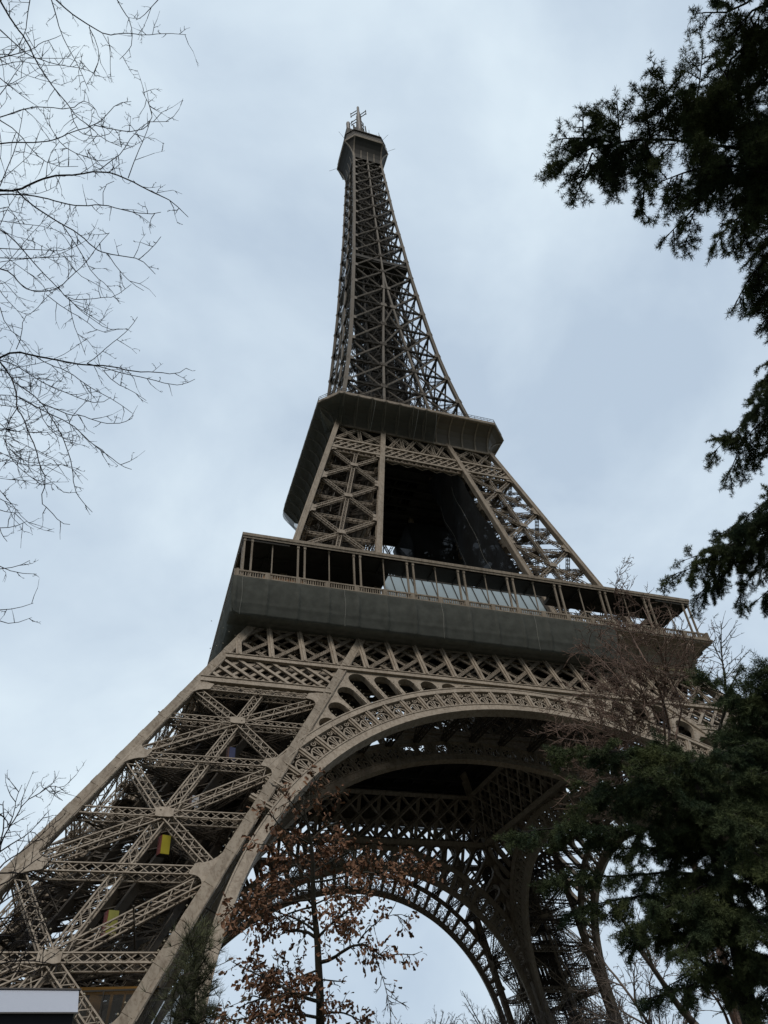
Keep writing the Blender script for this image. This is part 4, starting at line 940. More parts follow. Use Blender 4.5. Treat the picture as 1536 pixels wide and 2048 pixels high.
for win, TT in ((W1, T1), (W2, T2)):
    for ln in TT:
        px = trace(win, ln); pts = [at(u, v, DL(u, v)) for u, v in px]; Ln = sum(math.dist(a, b) for a, b in zip(px[:-1], px[1:]))
        edge = px[0][0] < 1 or px[0][1] < 0; r0 = (.0042 if edge else .0033)+Ln*.0000125
        if edge and Ln > 250: r0 *= 1.15
        r0 *= .82
        big = win is W1 and ln[0] in ((0,1220),(0,455),(110,1220),(0,10)) or (win is W2 and ln[0] == (0,455))
        if big: r0 *= 1.35
        P = wd.limb(pts, r0, .0022, 5, .012)
        wd.along(P, .17, (.06, .38), .0021, 2, .05, 1.0, .45, .95, .03, .65)
        if edge: heads.append((pts[0], pts[0]-pts[1], -r0 if px[0][1] < 3 else r0))
for k in range(34):
    v = wd.r.uniform(60, 980); u = wd.r.uniform(-60, 20); L_ = wd.r.uniform(60, 190); an = wd.r.uniform(-.75, .9)+(.25 if v > 560 else 0); px = [(u, v)]
    for j in range(5): an += wd.r.normal()*.25; px.append((px[-1][0]+math.cos(an)*L_/5, px[-1][1]+math.sin(an)*L_/5))
    P = wd.limb([at(a_, b_, DL(a_, b_)) for a_, b_ in px], .0036, .0018, 4); wd.along(P, .15, (.08, .35), .0019, 2, .05, 1.0, .45, .95, .05, .65)
    if k % 4 == 0: heads.append((at(u, v, DL(u, v)), at(u, v, DL(u, v))-at(u+20, v, DL(u+20, v)), .004))
    else:
        w_ = min((h for h in heads), key=lambda h: np.linalg.norm(h[0]-at(u, v, DL(u, v)))); wd.limb([at(u, v, DL(u, v)), at(u-50, v+10, DL(u, v)), w_[0]-nrm(w_[0]-w_[0]+CR)*.35], .0036, .004, 4)
top_z = 12.5; away = -nrm(CR*[1, 1, 0]); trk = [trunk_foot, trunk_foot+np.array([.05, .1, 3]), trunk_foot+np.array([.0, .15, 6]), trunk_foot+away*.2+np.array([0, 0, 9.5]), trunk_foot+away*.4+np.array([0, 0, top_z])]
TP = wd.limb(trk, .26, .06, 10)
for p, d, r0 in heads:                       # carry every bough back to the trunk
    tz = min(top_z-.3, max(2.2, p[2]-abs(np.linalg.norm(p[:2]-trunk_foot[:2]))*.55)); q = np.array([np.interp(tz, TP[:, 2], TP[:, k]) for k in range(3)])
    d = nrm(d); mid_ = p+d*.9+away*.6; mid2 = (mid_+q)/2+np.array([0, 0, .2])
    if r0 < 0: r0 = -r0; q = TP[-3]; mid_ = p+np.array([0, 0, 2.0])+away*.1; mid2 = (mid_+q)/2+np.array([0, 0, 1.6])
    wd.limb([p, mid_, mid2, q], r0, .022, 5)
wd.done('tall bare leafless tree reaching in from the left edge with thin drooping boughs', 'tree', trunk_foot, M['bark'], 'bare_tree')

# ---- small bare tree in front of the left leg
W5 = (0, 1500, .2676); wd = Wood(22); DS = lambda u, v: 12.5+.8*math.sin(u/60+v/90)
foot = at(-160, 2000, 12.8); foot[2] = 0; hub = at(-110, 1830, 12.6)
wd.limb([foot, (foot+hub)/2+np.array([.1, .1, 0]), hub], .11, .07, 8)
for ln in ([(0,750),(30,680),(70,570),(120,480),(180,400),(260,340),(340,285),(400,265),(470,285),(520,240)], [(0,880),(60,840),(140,770),(250,690),(330,610),(400,560),(470,500)], [(0,760),(100,700),(200,620),(300,540),(360,460)],
    [(70,570),(100,450),(130,360),(165,260)], [(340,285),(390,330),(440,310)], [(0,480),(40,520),(70,570)], [(0,1010),(90,950),(200,850),(330,780),(420,640)], [(0,1150),(120,1080),(260,1010),(380,900)], [(0,1260),(100,1240),(220,1130),(300,1120),(420,1050)],
    [(0,1390),(110,1380),(240,1300),(360,1290)], [(0,1530),(90,1450),(200,1420),(330,1440),(480,1380)], [(0,1440),(60,1330),(110,1200),(130,1100)], [(0,1600),(140,1560),(300,1580),(460,1620)], [(0,920),(110,900),(230,930),(350,880)],
    [(0,700),(20,560),(10,420),(30,380)], [(0,1320),(130,1260),(250,1280),(340,1200)], [(0,1700),(120,1650),(260,1660),(360,1560)]):
    px = trace(W5, ln); pts = [at(u, v, DS(u, v)) for u, v in px]; r0 = .011 if ln[0][0] == 0 else .007
    P = wd.limb(pts, r0, .004, 5, .02); wd.along(P, .13, (.2, .62), .0042, 2, -.15, 1.15, .4, .8, .05, .7)
    if ln[0][0] == 0: wd.limb([pts[0], (pts[0]+hub)/2, hub], r0, .03, 5)
# a slim sapling standing behind the booth
wd.done('small leafless tree with fine upright twigs in front of the left leg, above the booth', 'tree', foot, M['bark'], 'bare_tree')

# ---- oak with withered leaves
W7 = (380, 1500, .3776)
def leaves(name, P, Dr, size, m_, parent, base, seed, lobes=True):
    r = np.random.default_rng(seed); n_ = len(P); d = nrm(Dr+r.normal(size=(n_, 3))*.5); u = nrm(np.cross(d, r.normal(size=(n_, 3)))); nn_ = np.cross(d, u)
    s_ = (size*r.uniform(.55, 1.2, n_))[:, None]; fold = r.uniform(.15, .7, n_)[:, None]*s_*.4; curl = r.uniform(-.3, .3, n_)[:, None]*s_
    w_ = .30; a = P; b = P+d*s_*.55; c = P+d*s_+nn_*curl
    V = np.stack([a, P+d*s_*.28+u*s_*w_*.7+nn_*fold*.6, b+u*s_*w_*.62+nn_*fold*.6, P+d*s_*.75+u*s_*w_*.95+nn_*(fold+curl*.5), c, P+d*s_*.75-u*s_*w_*.95+nn_*(fold+curl*.5), b-u*s_*w_*.62+nn_*fold*.6, P+d*s_*.28-u*s_*w_*.7+nn_*fold*.6, b], 1).reshape(-1, 3)
    f = np.array([(0, 1, 8, 8), (1, 2, 8, 8), (2, 3, 8, 8), (3, 4, 8, 8), (4, 5, 8, 8), (5, 6, 8, 8), (6, 7, 8, 8), (7, 0, 8, 8)])[:, :3]
    F = (np.arange(n_)[:, None, None]*9+f[None]).reshape(-1, 3); me = bpy.data.meshes.new(name); finish(me, V, F.ravel(), np.full(len(F), 3)); o = link(me, name, m_, parent); at_origin(o, base); return o
wd = Wood(23); DO = lambda u, v: 15.2+1.0*math.sin(u/45+v/70+.6)+.5*math.sin(v/33)
tl = [(690,1560),(690,1451),(690,1300),(680,1130),(675,1000),(655,830),(650,700),(650,560),(640,480),(620,380),(600,300),(590,250)]
tp = [at(u, v, 15.4) for u, v in trace(W7, tl)]; foot = tp[0].copy(); foot[2] = 0; foot += nrm(np.array([.2, -.1, 0]))*.05
TPo = wd.limb([foot]+tp, .092, .008, 9)
LP = []; LD = []
def oak_branch(ln, r0, dens, lev=2, Lr=(.18, .5)):
    px = trace(W7, ln); a = np.array(tp); p0_ = at(*px[0], 15.4); pts = []
    for j, (u, v) in enumerate(px): f = min(1, j/2.0) if abs(px[0][0]-640) < 14 or True else 1; pts.append(at(u, v, 15.4*(1-f)+DO(u, v)*f))
    P = wd.limb(pts, r0, .006, 6, .015); k0 = len(wd.ends); wd.along(P, .13, Lr, .006, lev, .15, 1.0, .5, .8, .12, .6)
    for e, d in wd.ends[k0:]:
        if wd.r.random() < dens*.88:
            for _ in range(wd.r.integers(1, 5)): LP.append(e+wd.r.normal(size=3)*.06); LD.append(d+np.array([0, 0, -.5]))
    for q in P[2:]:
        if wd.r.random() < dens*.5: LP.append(q+wd.r.normal(size=3)*.05); LD.append(wd.r.normal(size=3)+np.array([0, 0, -.6]))
for ln, r0, dn in (([(675,1000),(600,950),(510,955),(480,900),(430,880),(350,900)], .032, .55), ([(662,960),(610,910),(540,880),(470,860),(420,840)], .025, .7), ([(680,990),(740,930),(820,870),(890,800),(940,760)], .03, .6),
    ([(690,1125),(750,1110),(820,1060),(890,1020),(960,1040),(1020,1090),(1090,1080),(1190,1085)], .035, .5), ([(890,1020),(940,960),(1020,890)], .02, .95), ([(850,1040),(830,960),(850,900)], .014, .8), ([(960,1050),(1010,1180),(1050,1300),(1060,1380)], .011, .1), ([(1050,1300),(1140,1355)], .007, .05),
    ([(690,1335),(600,1320),(540,1290),(430,1240),(330,1180),(220,1120)], .035, .85), ([(690,1275),(560,1300),(450,1310),(330,1330),(250,1370)], .03, .85), ([(680,1165),(590,1200),(530,1230),(450,1260)], .02, .8), ([(690,1215),(760,1215),(820,1228)], .016, .1),
    ([(690,1400),(780,1380),(830,1400),(900,1430),(960,1450)], .02, .9), ([(690,1420),(560,1400),(430,1400),(300,1420),(180,1440)], .03, .9), ([(430,1240),(360,1150),(300,1100)], .015, .7), ([(540,1290),(480,1200),(460,1100)], .015, .7), ([(690,1390),(720,1330),(760,1280)], .012, .7),
    ([(655,830),(600,760),(520,700),(450,660),(400,640)], .022, .95), ([(655,790),(560,800),(420,830),(330,850),(240,830)], .024, .98), ([(652,740),(560,740),(460,770),(360,780)], .018, .95), ([(650,650),(720,600),(800,560),(870,520),(960,600)], .02, .7),
    ([(650,700),(760,680),(900,640),(1000,650),(1100,620),(1290,640)], .022, .85), ([(900,640),(1000,690),(1090,680)], .012, .95), ([(640,500),(560,450),(480,410),(400,300)], .018, .28), ([(640,480),(700,420),(780,380)], .014, .55), ([(640,470),(700,460),(820,490)], .012, .6),
    ([(620,380),(560,290),(480,200),(420,170)], .013, .22), ([(600,320),(680,250),(800,230)], .01, .25), ([(595,260),(640,180),(690,170)], .007, .4), ([(650,600),(560,560),(470,520),(400,500)], .018, .8), ([(650,560),(590,500),(520,480)], .014, .75), ([(652,700),(600,640),(560,600)], .014, .9),
    ([(655,820),(740,780),(800,770),(880,780)], .018, .9), ([(650,620),(700,560),(760,520)], .014, .8), ([(655,830),(560,850),(450,900),(300,930),(220,960)], .02, .9), ([(1020,890),(1100,870),(1150,885)], .006, .4), ([(600,320),(620,270),(720,300)], .006, .5)):
    oak_branch(ln, r0, dn)
oak = wd.done('young tree with withered russet leaves standing before the arch, centre of the lower edge', 'tree', foot, M['bark_oak'], 'oak_tree')
leaves('leaf_crown', np.array(LP), np.array(LD), .112, M['leaf_brown'], oak, foot, 5)

# ---- needles
def tufts(name, P, Dr, ln_, wd_, n_, m_, parent, base, seed, tight=.55):
    r = np.random.default_rng(seed); k = len(P); d = nrm(np.repeat(nrm(np.asarray(Dr)), n_, 0)*tight+nrm(r.normal(size=(k*n_, 3)))); p = np.repeat(np.asarray(P), n_, 0)
    u = nrm(np.cross(d, r.normal(size=(k*n_, 3)))); s_ = (ln_*r.uniform(.6, 1.2, k*n_))[:, None]
    V = np.stack([p-u*wd_, p+d*s_-u*wd_*.4, p+d*s_+u*wd_*.4, p+u*wd_], 1).reshape(-1, 3)
    me = bpy.data.meshes.new(name); finish(me, V, np.arange(len(V)), np.full(k*n_, 4)); o = link(me, name, m_, parent); at_origin(o, base); return o
# ---- pine sapling by the leg
wd = Wood(24); foot = at(385, 2060, 13); foot[2] = 0; NP = []; ND = []
tpt = [at(u, v, 13) for u, v in ((385, 2060), (386, 2000), (390, 1940), (394, 1880))]; P = wd.limb([foot]+tpt, .05, .01, 6)
for (u0, v0), (u1, v1) in (((386, 2030), (340, 1990)), ((386, 2040), (335, 2030)), ((387, 2010), (430, 1975)), ((388, 1990), (352, 1950)), ((388, 1980), (425, 1940)), ((390, 1950), (365, 1905)), ((390, 1945), (418, 1905)), ((392, 1915), (378, 1875)), ((392, 1910), (408, 1872)), ((394, 1890), (396, 1862)), ((386, 2045), (440, 2015)), ((386, 2050), (420, 2035)), ((386, 2048), (360, 2020))):
    D1_ = 13+wd.r.uniform(-.7, .7); B = wd.limb([at(u0, v0, 13), at((u0+u1)/2, (v0+v1)/2+3, (13+D1_)/2), at(u1, v1, D1_)], .014, .005, 5)
    for q in np.linspace(.25, 1, 12):
        j = int(q*(len(B)-1)); p = B[j]+wd.r.normal(size=3)*.035; NP.append(p); ND.append(nrm(B[-1]-B[0])+np.array([0, 0, .9]))
        for _ in range(2): e = p+wd.r.normal(size=3)*.11; wd.tw.bar(p, e, .007, .007, (.3, .2, .9)); NP.append(e); ND.append(nrm(e-p)+np.array([0, 0, 1.]))
pine = wd.done('young grey-green pine with upswept needles beside the foot of the left leg', 'tree', foot, M['bark_oak'], 'pine_tree')
tufts('needles', NP, ND, .15, .0026, 15, M['needle_pine'], pine, foot, 6, 1.3)

# ---- cedars
def cedar(lines, D, seed, name, label, foot, trk, tuft, dense, r_tr=(.22, .08), hang=.5, lat_scale=1.0, ndl=9):
    wd = Wood(seed); r = wd.r; NP = []; ND = []; TPc = wd.limb([foot]+trk, *r_tr, 9)
    def spray(p, d, Ln, lev, pn=None):
        """flat drooping frond: a thin shoot set with rosettes, side shoots left and right while lev > 0"""
        k = max(3, int(Ln/(tuft*.62))); st = Ln/k; P = [p]; d = nrm(d)
        if pn is None: pn = nrm(np.array([0, 0, 1.])+r.normal(size=3)*.55)
        side = 1
        for j in range(k):
            d = nrm(d+r.normal(size=3)*.07+np.array([0, 0, -.055*hang])); q = P[-1]+d*st; P.append(q)
            sd_ = nrm(np.cross(d, pn)+r.normal(size=3)*.25)*side; side = -side
            NP.append(q+sd_*tuft*.15); ND.append(sd_*.9+d*.6)
            if r.random() < .4: NP.append(q-sd_*tuft*.15); ND.append(-sd_*.9+d*.6)
            if lev > 0 and j > 0 and r.random() < .74: spray(q, d*.9+sd_*.85+np.array([0, 0, -.25*hang*r.random()]), max(tuft*1.5, Ln*r.uniform(.28, .5)*(1-.7*j/k)), lev-1, pn)
        P = np.array(P); w_ = np.linspace(.009, .003, k) if lev else np.full(k, .0028); wd.tw.bars_(P[:-1], P[1:], w_, w_, (.3, .2, .9))
    for ln in lines:
        px = ln[0]; d0, d1, sp_ = ln[1], ln[2], ln[3]; n_ = len(px); pts = [at(u, v, d0+(d1-d0)*j/(n_-1)) for j, (u, v) in enumerate(px)]
        stub = px[0][0] > 1536 or ln[4] if len(ln) > 4 else px[0][0] > 1536
        B = wd.limb(pts, .020*tuft/.05 if n_ > 3 else .010*tuft/.05, .004, 6, .01)
        if hang > .9 and px[0][0] < 1600: q = None
        else: q = np.array([np.interp(min(trk[-1][2], max(1.5, pts[0][2]-.2)), TPc[:, 2], TPc[:, k_]) for k_ in range(3)])
        if q is not None: wd.limb([pts[0], (pts[0]+q)/2, q], .020*tuft/.05, .03, 6)
        seg = np.linalg.norm(np.diff(B, axis=0), axis=1); T = seg.sum(); cum = np.concatenate([[0], np.cumsum(seg)]); x_ = 0; dn_ = dense*min(1, .35+T/2.2); mainup = np.array([0, 0, 1.])
        while x_ < T:
            k = max(0, min(len(seg)-1, int(np.searchsorted(cum, x_)-1))); f = (x_-cum[k])/seg[k]; p = B[k]*(1-f)+B[k+1]*f; dd = nrm(B[k+1]-B[k]); lat_ = nrm(np.cross(dd, mainup))
            sd_ = lat_*r.choice([-1, 1])*r.uniform(.3, 1)+mainup*r.normal()*.30*lat_scale+np.array([0, 0, -.25*hang])
            Ln = sp_*r.uniform(.45, 1.1)*(1-.6*x_/T)+.05; spray(p, dd*r.uniform(.3, 1.0)+sd_, Ln, 2 if Ln > .25 else 1)
            if r.random() < .16: spray(p, dd*r.uniform(.3, 1.2)+sd_*r.uniform(.5, 1.2), Ln*1.55, 0)
            x_ += dn_*r.uniform(.6, 1.4)
        spray(B[-1], B[-1]-B[-2], sp_*.3, 1)
    t = wd.done(label, 'tree', foot, M['bark'], name); tufts('needles', NP, ND, tuft, tuft*.05, ndl, M['needle'], t, foot, seed+1, .8); return len(NP)
foot = at(1660, 300, 7.5)+nrm(CR*[1, 1, 0])*3.0; foot[2] = 0; trk = [foot+np.array([.05, .1, 3]), foot+np.array([0, .1, 6]), foot+np.array([0, .2, 10.5])]
A = [([(1660,330),(1500,300),(1400,285),(1300,275),(1230,285),(1165,300),(1120,338)], 7.4, 6.6, .62), ([(1340,275),(1332,210),(1325,155)], 6.9, 6.8, .28), ([(1380,270),(1395,190),(1404,118)], 7.2, 7.3, .34), ([(1300,275),(1292,235),(1290,192)], 6.8, 6.9, .2), ([(1240,285),(1236,245),(1234,208)], 6.8, 6.8, .16), ([(1172,300),(1168,262),(1166,228)], 6.7, 6.7, .13),
 ([(1225,285),(1170,275),(1122,278)], 6.7, 6.6, .15), ([(1290,285),(1288,360),(1284,425)], 6.8, 6.7, .17), ([(1235,295),(1236,340),(1233,385)], 6.7, 6.7, .13), ([(1185,305),(1165,345),(1152,392)], 6.6, 6.6, .16),
 ([(1680,420),(1560,370),(1450,360),(1390,410),(1338,468)], 7.6, 6.8, .5), ([(1660,470),(1530,420),(1470,430),(1432,488)], 7.8, 7.3, .42), ([(1660,380),(1520,340),(1440,330),(1380,345),(1330,360)], 7.0, 6.5, .5), ([(1660,300),(1530,260),(1450,262),(1400,225)], 7.6, 7.6, .42), ([(1660,250),(1560,240),(1480,215),(1470,200)], 7.9, 7.9, .3),
 ([(1660,-90),(1540,-40),(1470,30),(1412,25)], 7.6, 7.2, .34), ([(1660,20),(1560,40),(1480,90),(1435,172)], 7.6, 7.0, .42), ([(1660,80),(1580,60),(1520,120),(1480,190)], 7.8, 7.5, .42), ([(1640,0),(1540,10),(1490,30),(1465,85)], 7.4, 7.2, .4), ([(1660,160),(1580,120),(1530,160),(1505,190)], 7.8, 7.6, .3),
 ([(1680,500),(1570,490),(1510,540),(1475,600)], 7.6, 7.2, .36), ([(1680,540),(1580,540),(1535,600),(1538,660)], 7.6, 7.4, .32), ([(1680,460),(1580,450),(1530,490),(1500,520)], 7.6, 7.4, .34), ([(1680,600),(1590,560),(1550,600),(1530,640)], 7.4, 7.2, .3),
 ([(1680,420),(1600,480),(1560,560),(1520,600)], 7.5, 7.3, .4)]
A2 = [([(1690,720),(1590,760),(1530,800),(1480,850),(1430,902)], 10.2, 9.6, .5), ([(1690,760),(1600,800),(1540,830),(1490,880),(1456,952)], 10, 9.6, .5), ([(1680,700),(1590,720),(1540,760),(1510,790)], 10.4, 10.2, .45), ([(1690,800),(1610,840),(1560,870),(1520,920)], 10.2, 10, .4),
 ([(1700,930),(1600,980),(1530,1030),(1470,1080),(1400,1130),(1345,1150)], 10.6, 9.6, .62), ([(1700,960),(1610,1030),(1540,1070),(1460,1130),(1400,1180),(1390,1205)], 10.4, 9.8, .6), ([(1690,900),(1600,960),(1540,1000),(1480,1040),(1440,1070)], 10.8, 10.4, .5), ([(1690,1040),(1600,1090),(1540,1120),(1500,1150),(1480,1190)], 10.4, 10, .5),
 ([(1690,1080),(1600,1140),(1550,1170),(1510,1205)], 10.6, 10.4, .4), ([(1690,1000),(1590,1040),(1500,1080),(1420,1105),(1370,1120)], 10.2, 9.7, .5), ([(1690,650),(1600,690),(1550,720),(1528,730)], 10.4, 10.2, .4)]
n_ = cedar(A+A2, 7, 31, 'cedar_tree', 'dark cedar boughs hanging in from the right edge against the sky, above the gallery corner', foot, trk, .036, .072, hang=.95, lat_scale=1.0, ndl=13)
foot3 = at(1500, 2060, 12.2); foot3[2] = 0; trk3 = [at(1500, 2060, 12.2), at(1480, 1900, 12.4), at(1440, 1740, 12.6), at(1400, 1600, 12.8), at(1385, 1520, 12.9)]
B_ = [([(1420,1590),(1370,1520),(1290,1500),(1200,1505),(1115,1498)], 12.6, 11.6, 0.54), ([(1420,1620),(1340,1560),(1260,1560),(1180,1590),(1150,1640)], 12.6, 11.8, 0.54), ([(1430,1700),(1340,1660),(1220,1655),(1110,1655),(1015,1668)], 12.6, 11.2, 0.50), ([(1430,1660),(1330,1620),(1240,1600),(1160,1560)], 12.6, 12.4, 0.54),
 ([(1450,1760),(1360,1740),(1260,1750),(1140,1752),(1090,1762)], 12.5, 11.4, 0.45), ([(1455,1800),(1380,1780),(1300,1790),(1220,1800),(1150,1820)], 12.4, 11.6, 0.54), ([(1460,1850),(1390,1830),(1310,1840),(1240,1862)], 12.4, 11.6, 0.50), ([(1480,1900),(1400,1860),(1330,1870),(1260,1885)], 12.4, 11.8, 0.40), ([(1490,1990),(1430,1950),(1360,1982),(1285,2000)], 12.3, 11.6, 0.36), ([(1495,1960),(1440,1925),(1390,1945),(1330,1975)], 12.5, 12.2, 0.32),
 ([(1440,1700),(1500,1640),(1560,1610),(1640,1590)], 12.6, 12, 0.58), ([(1460,1780),(1530,1730),(1600,1700)], 12.5, 12, 0.58), ([(1475,1850),(1540,1810),(1620,1790)], 12.4, 12, 0.58), ([(1490,1940),(1550,1910),(1620,1890)], 12.3, 12, 0.54), ([(1498,2020),(1550,1990),(1620,1980)], 12.2, 11.8, 0.43), ([(1405,1610),(1460,1570),(1540,1540),(1620,1530)], 12.8, 12.4, 0.54),
 ([(1390,1540),(1350,1510),(1320,1478)], 12.9, 12.6, 0.36), ([(1395,1560),(1420,1520),(1480,1490),(1540,1480)], 12.9, 12.9, 0.43), ([(1430,1680),(1380,1610),(1330,1580),(1280,1530)], 12.6, 11.4, 0.58), ([(1440,1720),(1400,1680),(1340,1690),(1270,1700),(1200,1690)], 12.5, 12, 0.54), ([(1465,1800),(1420,1760),(1360,1800),(1300,1830)], 12.4, 11.2, 0.50), ([(1470,1830),(1440,1800),(1400,1850),(1370,1900)], 12.4, 11.2, 0.50),
 ([(1450,1750),(1480,1720),(1500,1700),(1530,1720)], 12.4, 11.2, 0.58), ([(1470,1830),(1500,1830),(1540,1860)], 12.2, 11.2, 0.50), ([(1420,1640),(1450,1620),(1500,1650)], 12.6, 11.3, 0.58), ([(1485,1900),(1520,1900),(1560,1930)], 12.2, 11.5, 0.43)]
n_ += cedar(B_, 12, 35, 'cedar_tree', 'dense dark green cedar with layered level boughs filling the lower right corner', foot3, trk3, .058, .066, (.15, .04), .85, .75, 12)
foot4 = at(1720, 1900, 17.0); foot4[2] = 0; trk4 = [at(1680, 1700, 17), at(1650, 1500, 17), at(1630, 1400, 17)]
C_ = [([(1640,1520),(1570,1460),(1500,1410),(1440,1385),(1400,1372)], 17, 16.5, .8), ([(1640,1480),(1580,1420),(1530,1375),(1500,1350)], 17, 16.6, .8), ([(1640,1560),(1570,1520),(1500,1490),(1450,1470)], 17, 16.4, .9), ([(1640,1600),(1570,1560),(1500,1540),(1440,1540)], 17, 16.2, .9), ([(1640,1450),(1580,1390),(1540,1350)], 17, 16.8, .7), ([(1640,1540),(1560,1480),(1490,1450),(1450,1420)], 17, 16.4, .9), ([(1640,1500),(1590,1460),(1540,1430),(1490,1400)], 17, 17.4, .8),
 ([(1650,1640),(1590,1600),(1530,1580),(1480,1600)], 17, 16.4, .9)]
n_ += cedar(C_, 17, 37, 'cedar_tree', 'bluish dark conifer crown behind the layered cedar, at the right edge below the gallery corner', foot4, trk4, .09, .07, (.2, .05), .4, 1.0)

# ---- bare trees on the right
def stems(label, cat, name, lines, win, Df, seed, m_, r0, tw, foot_uv, group=None, skip_foot=False):
    wd = Wood(seed); wd.dec = .8; f = at(*foot_uv); f[2] = 0; hub = at(*foot_uv)
    wd.limb([f, (f+hub)/2, hub], r0*2.2, r0*1.8, 7)
    for ln, rk, ev, Lr, lev in lines:
        px = trace(win, ln); pts = [at(u, v, Df(u, v)) for u, v in px]; P = wd.limb(pts, r0*rk, r0*.22, 6, .03)
        wd.along(P, ev, Lr, tw, lev, -.12, 1.15, .35, .75, .1, .75)
        if rk > .6: wd.limb([pts[0], (pts[0]+hub)/2, hub], r0*rk, r0*1.2, 6)
    return wd.done(label, cat, f, m_, name, group)
W4 = (900, 1040, .4141)
RD = lambda u, v: 24+1.6*math.sin(u/40+v/60)
S_ = [ ([(1050,700),(1100,600),(1130,480)], .4, 0.326, (.7, 1.8), 3), ([(985,760),(880,700),(780,690),(690,700)], .4, 0.279, (.8, 2.0), 3), ([(880,540),(900,460),(960,380)], .35, 0.279, (.7, 1.8), 3), ([(1000,560),(920,520),(830,500)], .35, 0.279, (.7, 1.8), 3), ([(960,900),(840,880),(740,800),(660,720)], .4, 0.279, (.8, 2.0), 3), ([(1100,900),(1190,800),(1230,700)], .4, 0.326, (.7, 1.8), 3), ([(1060,840),(1150,740),(1180,640),(1170,560)], .4, 0.326, (.7, 1.8), 3),([(1060,1010),(1030,880),(985,760),(930,640),(880,540),(820,440),(790,350)], 1, 0.256, (.8, 2.3), 3), ([(1030,900),(1040,760),(1045,620),(1030,520)], .7, 0.279, (.8, 2.2), 3), ([(1060,1000),(960,900),(870,800),(820,650),(800,520)], .8, 0.279, (.8, 2.2), 3), ([(1100,1000),(1110,880),(1060,740),(1000,560),(930,420)], .8, 0.279, (.8, 2.3), 3),
 ([(940,1000),(860,820),(700,640),(640,600)], .6, 0.326, (.8, 2.0), 3), ([(1060,1010),(930,960),(800,880),(700,830),(520,860)], .6, 0.279, (.8, 2.0), 3), ([(900,1100),(760,1020),(640,980),(520,1000)], .6, 0.232, (.8, 2.0), 3), ([(980,1111),(880,1060),(700,1080),(520,1050)], .6, 0.209, (.8, 2.0), 3), ([(900,1180),(760,1150),(620,1150),(540,1180)], .6, 0.209, (.8, 1.9), 3), ([(920,1080),(820,980),(700,900),(600,900)], .6, 0.256, (.8, 2.0), 3), ([(960,900),(880,720),(760,600),(700,560)], .5, 0.326, (.8, 1.9), 3), ([(960,1250),(820,1240),(680,1260),(560,1320)], .6, 0.209, (.8, 1.9), 3), ([(1000,1300),(860,1330),(740,1380),(640,1380)], .6, 0.232, (.8, 1.9), 3)]
stems('bare tree with hazy reddish twigs before the right half of the arch', 'tree', 'bare_tree', S_, W4, RD, 41, M['bark_red'], .040, .0095, (1335, 1560, 24))
BD = lambda u, v: 20+.5*math.sin(v/60)
stems('slim bare tree with one upright stem against the gallery corner, between two cedars', 'tree', 'bare_tree', [([(1280,1111),(1300,1000),(1325,880),(1325,760),(1318,640),(1310,520)], 1, .10, (.3, 1.1), 3), ([(1325,880),(1370,780),(1410,700)], .5, .12, (.3, .8), 3), ([(1322,700),(1290,620),(1270,590)], .4, .12, (.2, .7), 3)], W4, BD, 42, M['bark_oak'], .045, .0065, (1432, 1500, 20))
W8 = (900, 1400, .4141)
PD = lambda u, v: 19+.6*math.sin(v/80)
stems('leaning bare tree with one straight grey stem under the cedar boughs, lower right', 'tree', 'bare_tree', [([(1180,1565),(1090,1460),(1000,1330),(900,1180),(850,1090),(800,1000)], 1, .22, (.5, 1.7), 3), ([(1000,1330),(960,1240),(930,1150)], .35, .2, (.3, 1.0), 3)], W8, PD, 43, M['bark_grey'], .085, .007, (1410, 2080, 19))
stems('thin dark bare tree with scattered twigs, left of the leaning stem', 'tree', 'bare_tree', [([(960,1565),(830,1380),(730,1260),(700,1180)], 1, .15, (.5, 1.4), 3), ([(900,1480),(880,1350),(900,1250)], .6, .15, (.5, 1.2), 3), ([(830,1380),(760,1350),(690,1330)], .5, .15, (.5, 1.2), 3), ([(960,1565),(980,1450),(960,1350),(1010,1250)], .6, .15, (.5, 1.3), 3), ([(940,1565),(820,1500),(740,1440),(640,1400)], .6, .15, (.5, 1.4), 3), ([(920,1590),(780,1560),(660,1500)], .6, .15, (.5, 1.2), 3)], W8, lambda u, v: 22+.8*math.sin(u/30), 44, M['bark_grey'], .04, .007, (1300, 2080, 22))
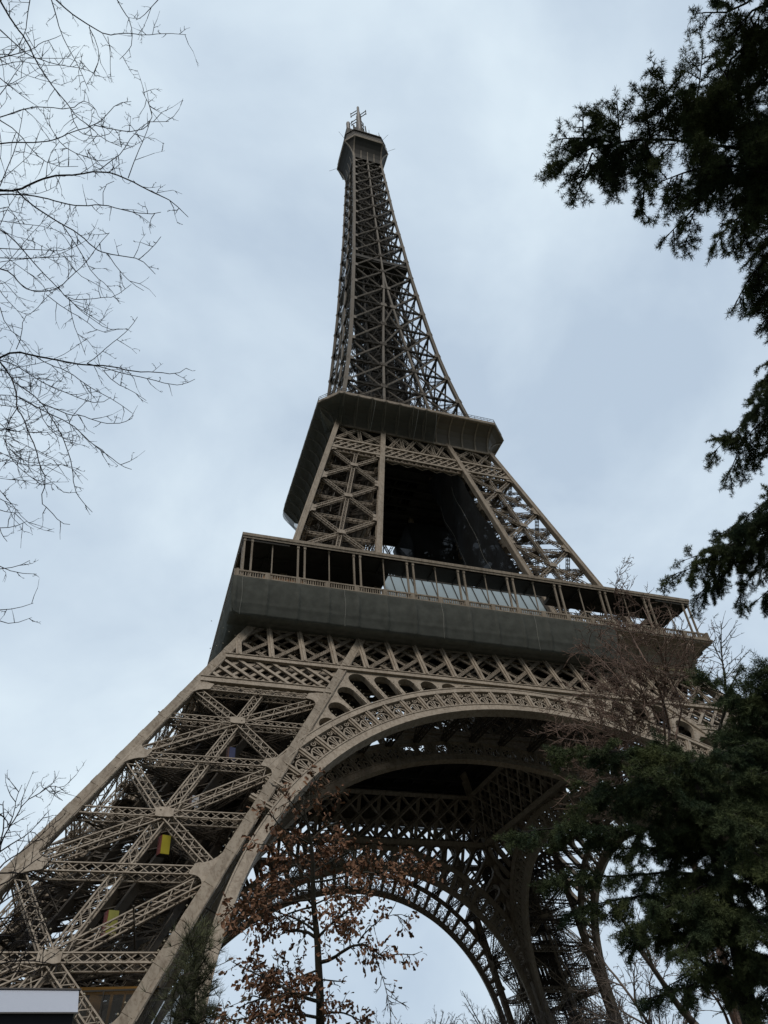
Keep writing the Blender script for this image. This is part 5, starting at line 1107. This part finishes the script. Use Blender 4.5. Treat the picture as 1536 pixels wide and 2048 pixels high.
stems('cluster of reddish bare stems behind the layered cedar trunk, lower right', 'tree', 'bare_tree', [([(1390,1600),(1290,1360),(1200,1180),(1150,1080)], 1, .15, (.6, 1.8), 3), ([(1400,1600),(1340,1400),(1270,1230),(1230,1100)], .9, .15, (.6, 1.8), 3), ([(1450,1600),(1400,1420),(1330,1250)], .9, .2, (.6, 1.6), 3), ([(1360,1600),(1300,1480),(1240,1400),(1180,1290)], .7, .15, (.6, 1.6), 3), ([(1480,1600),(1440,1480),(1420,1350)], .8, .2, (.6, 1.6), 3), ([(1420,1600),(1360,1450),(1300,1300),(1290,1180)], .8, .2, (.6, 1.6), 3)], W8, lambda u, v: 21+.9*math.sin(u/25), 45, M['bark_red'], .06, .007, (1480, 2090, 21))

# ---- bare trees far behind the tower
def far_tree(u, vtop, D, spread, seed, label):
    wd = Wood(seed); top_ = at(u, vtop, D); f = top_.copy(); f[2] = 0; H = top_[2]
    wd.limb([f, f+np.array([.2, .1, H*.3])], .5, .35, 6); r = wd.r
    for k in range(26):
        z0 = H*r.uniform(.2, .5); a = r.uniform(0, 6.28); p = f+np.array([.1, .1, z0]); d = np.array([math.cos(a)*spread, math.sin(a)*spread, r.uniform(.55, 1.3)]); d = nrm(d)
        Ln = (H-z0)*r.uniform(.75, 1.0)/max(.75, d[2]); e = p+d*Ln; e[2] = min(e[2], H*r.uniform(.9, 1.0)); B = wd.limb([p, (p+e)/2+r.normal(size=3)*.4, e], .22, .05, 5)
        wd.along(B, H*.045, (H*.05, H*.13), .030, 2, -.3, 1.2, .35, .8, .3, .8)
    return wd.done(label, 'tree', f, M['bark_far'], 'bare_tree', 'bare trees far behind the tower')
far_tree(815, 2026, 170, .55, 51, 'distant bare treetop low in the open arch, right of the russet-leaved tree')
far_tree(1005, 1990, 170, .55, 52, 'distant bare tree rising behind the far leg at the right foot of the open arch')
far_tree(1060, 2010, 190, .55, 53, 'distant bare tree showing between the far legs, right of the arch foot')
far_tree(1180, 1985, 160, .6, 54, 'distant bare tree behind the right-hand legs, below the cedar')
far_tree(1290, 2000, 150, .6, 55, 'distant bare tree low behind the leaning stem on the right')
print('tufts', n_, 'objects', len(bpy.data.objects), 'faces', sum(len(m_.polygons) for m_ in bpy.data.meshes))
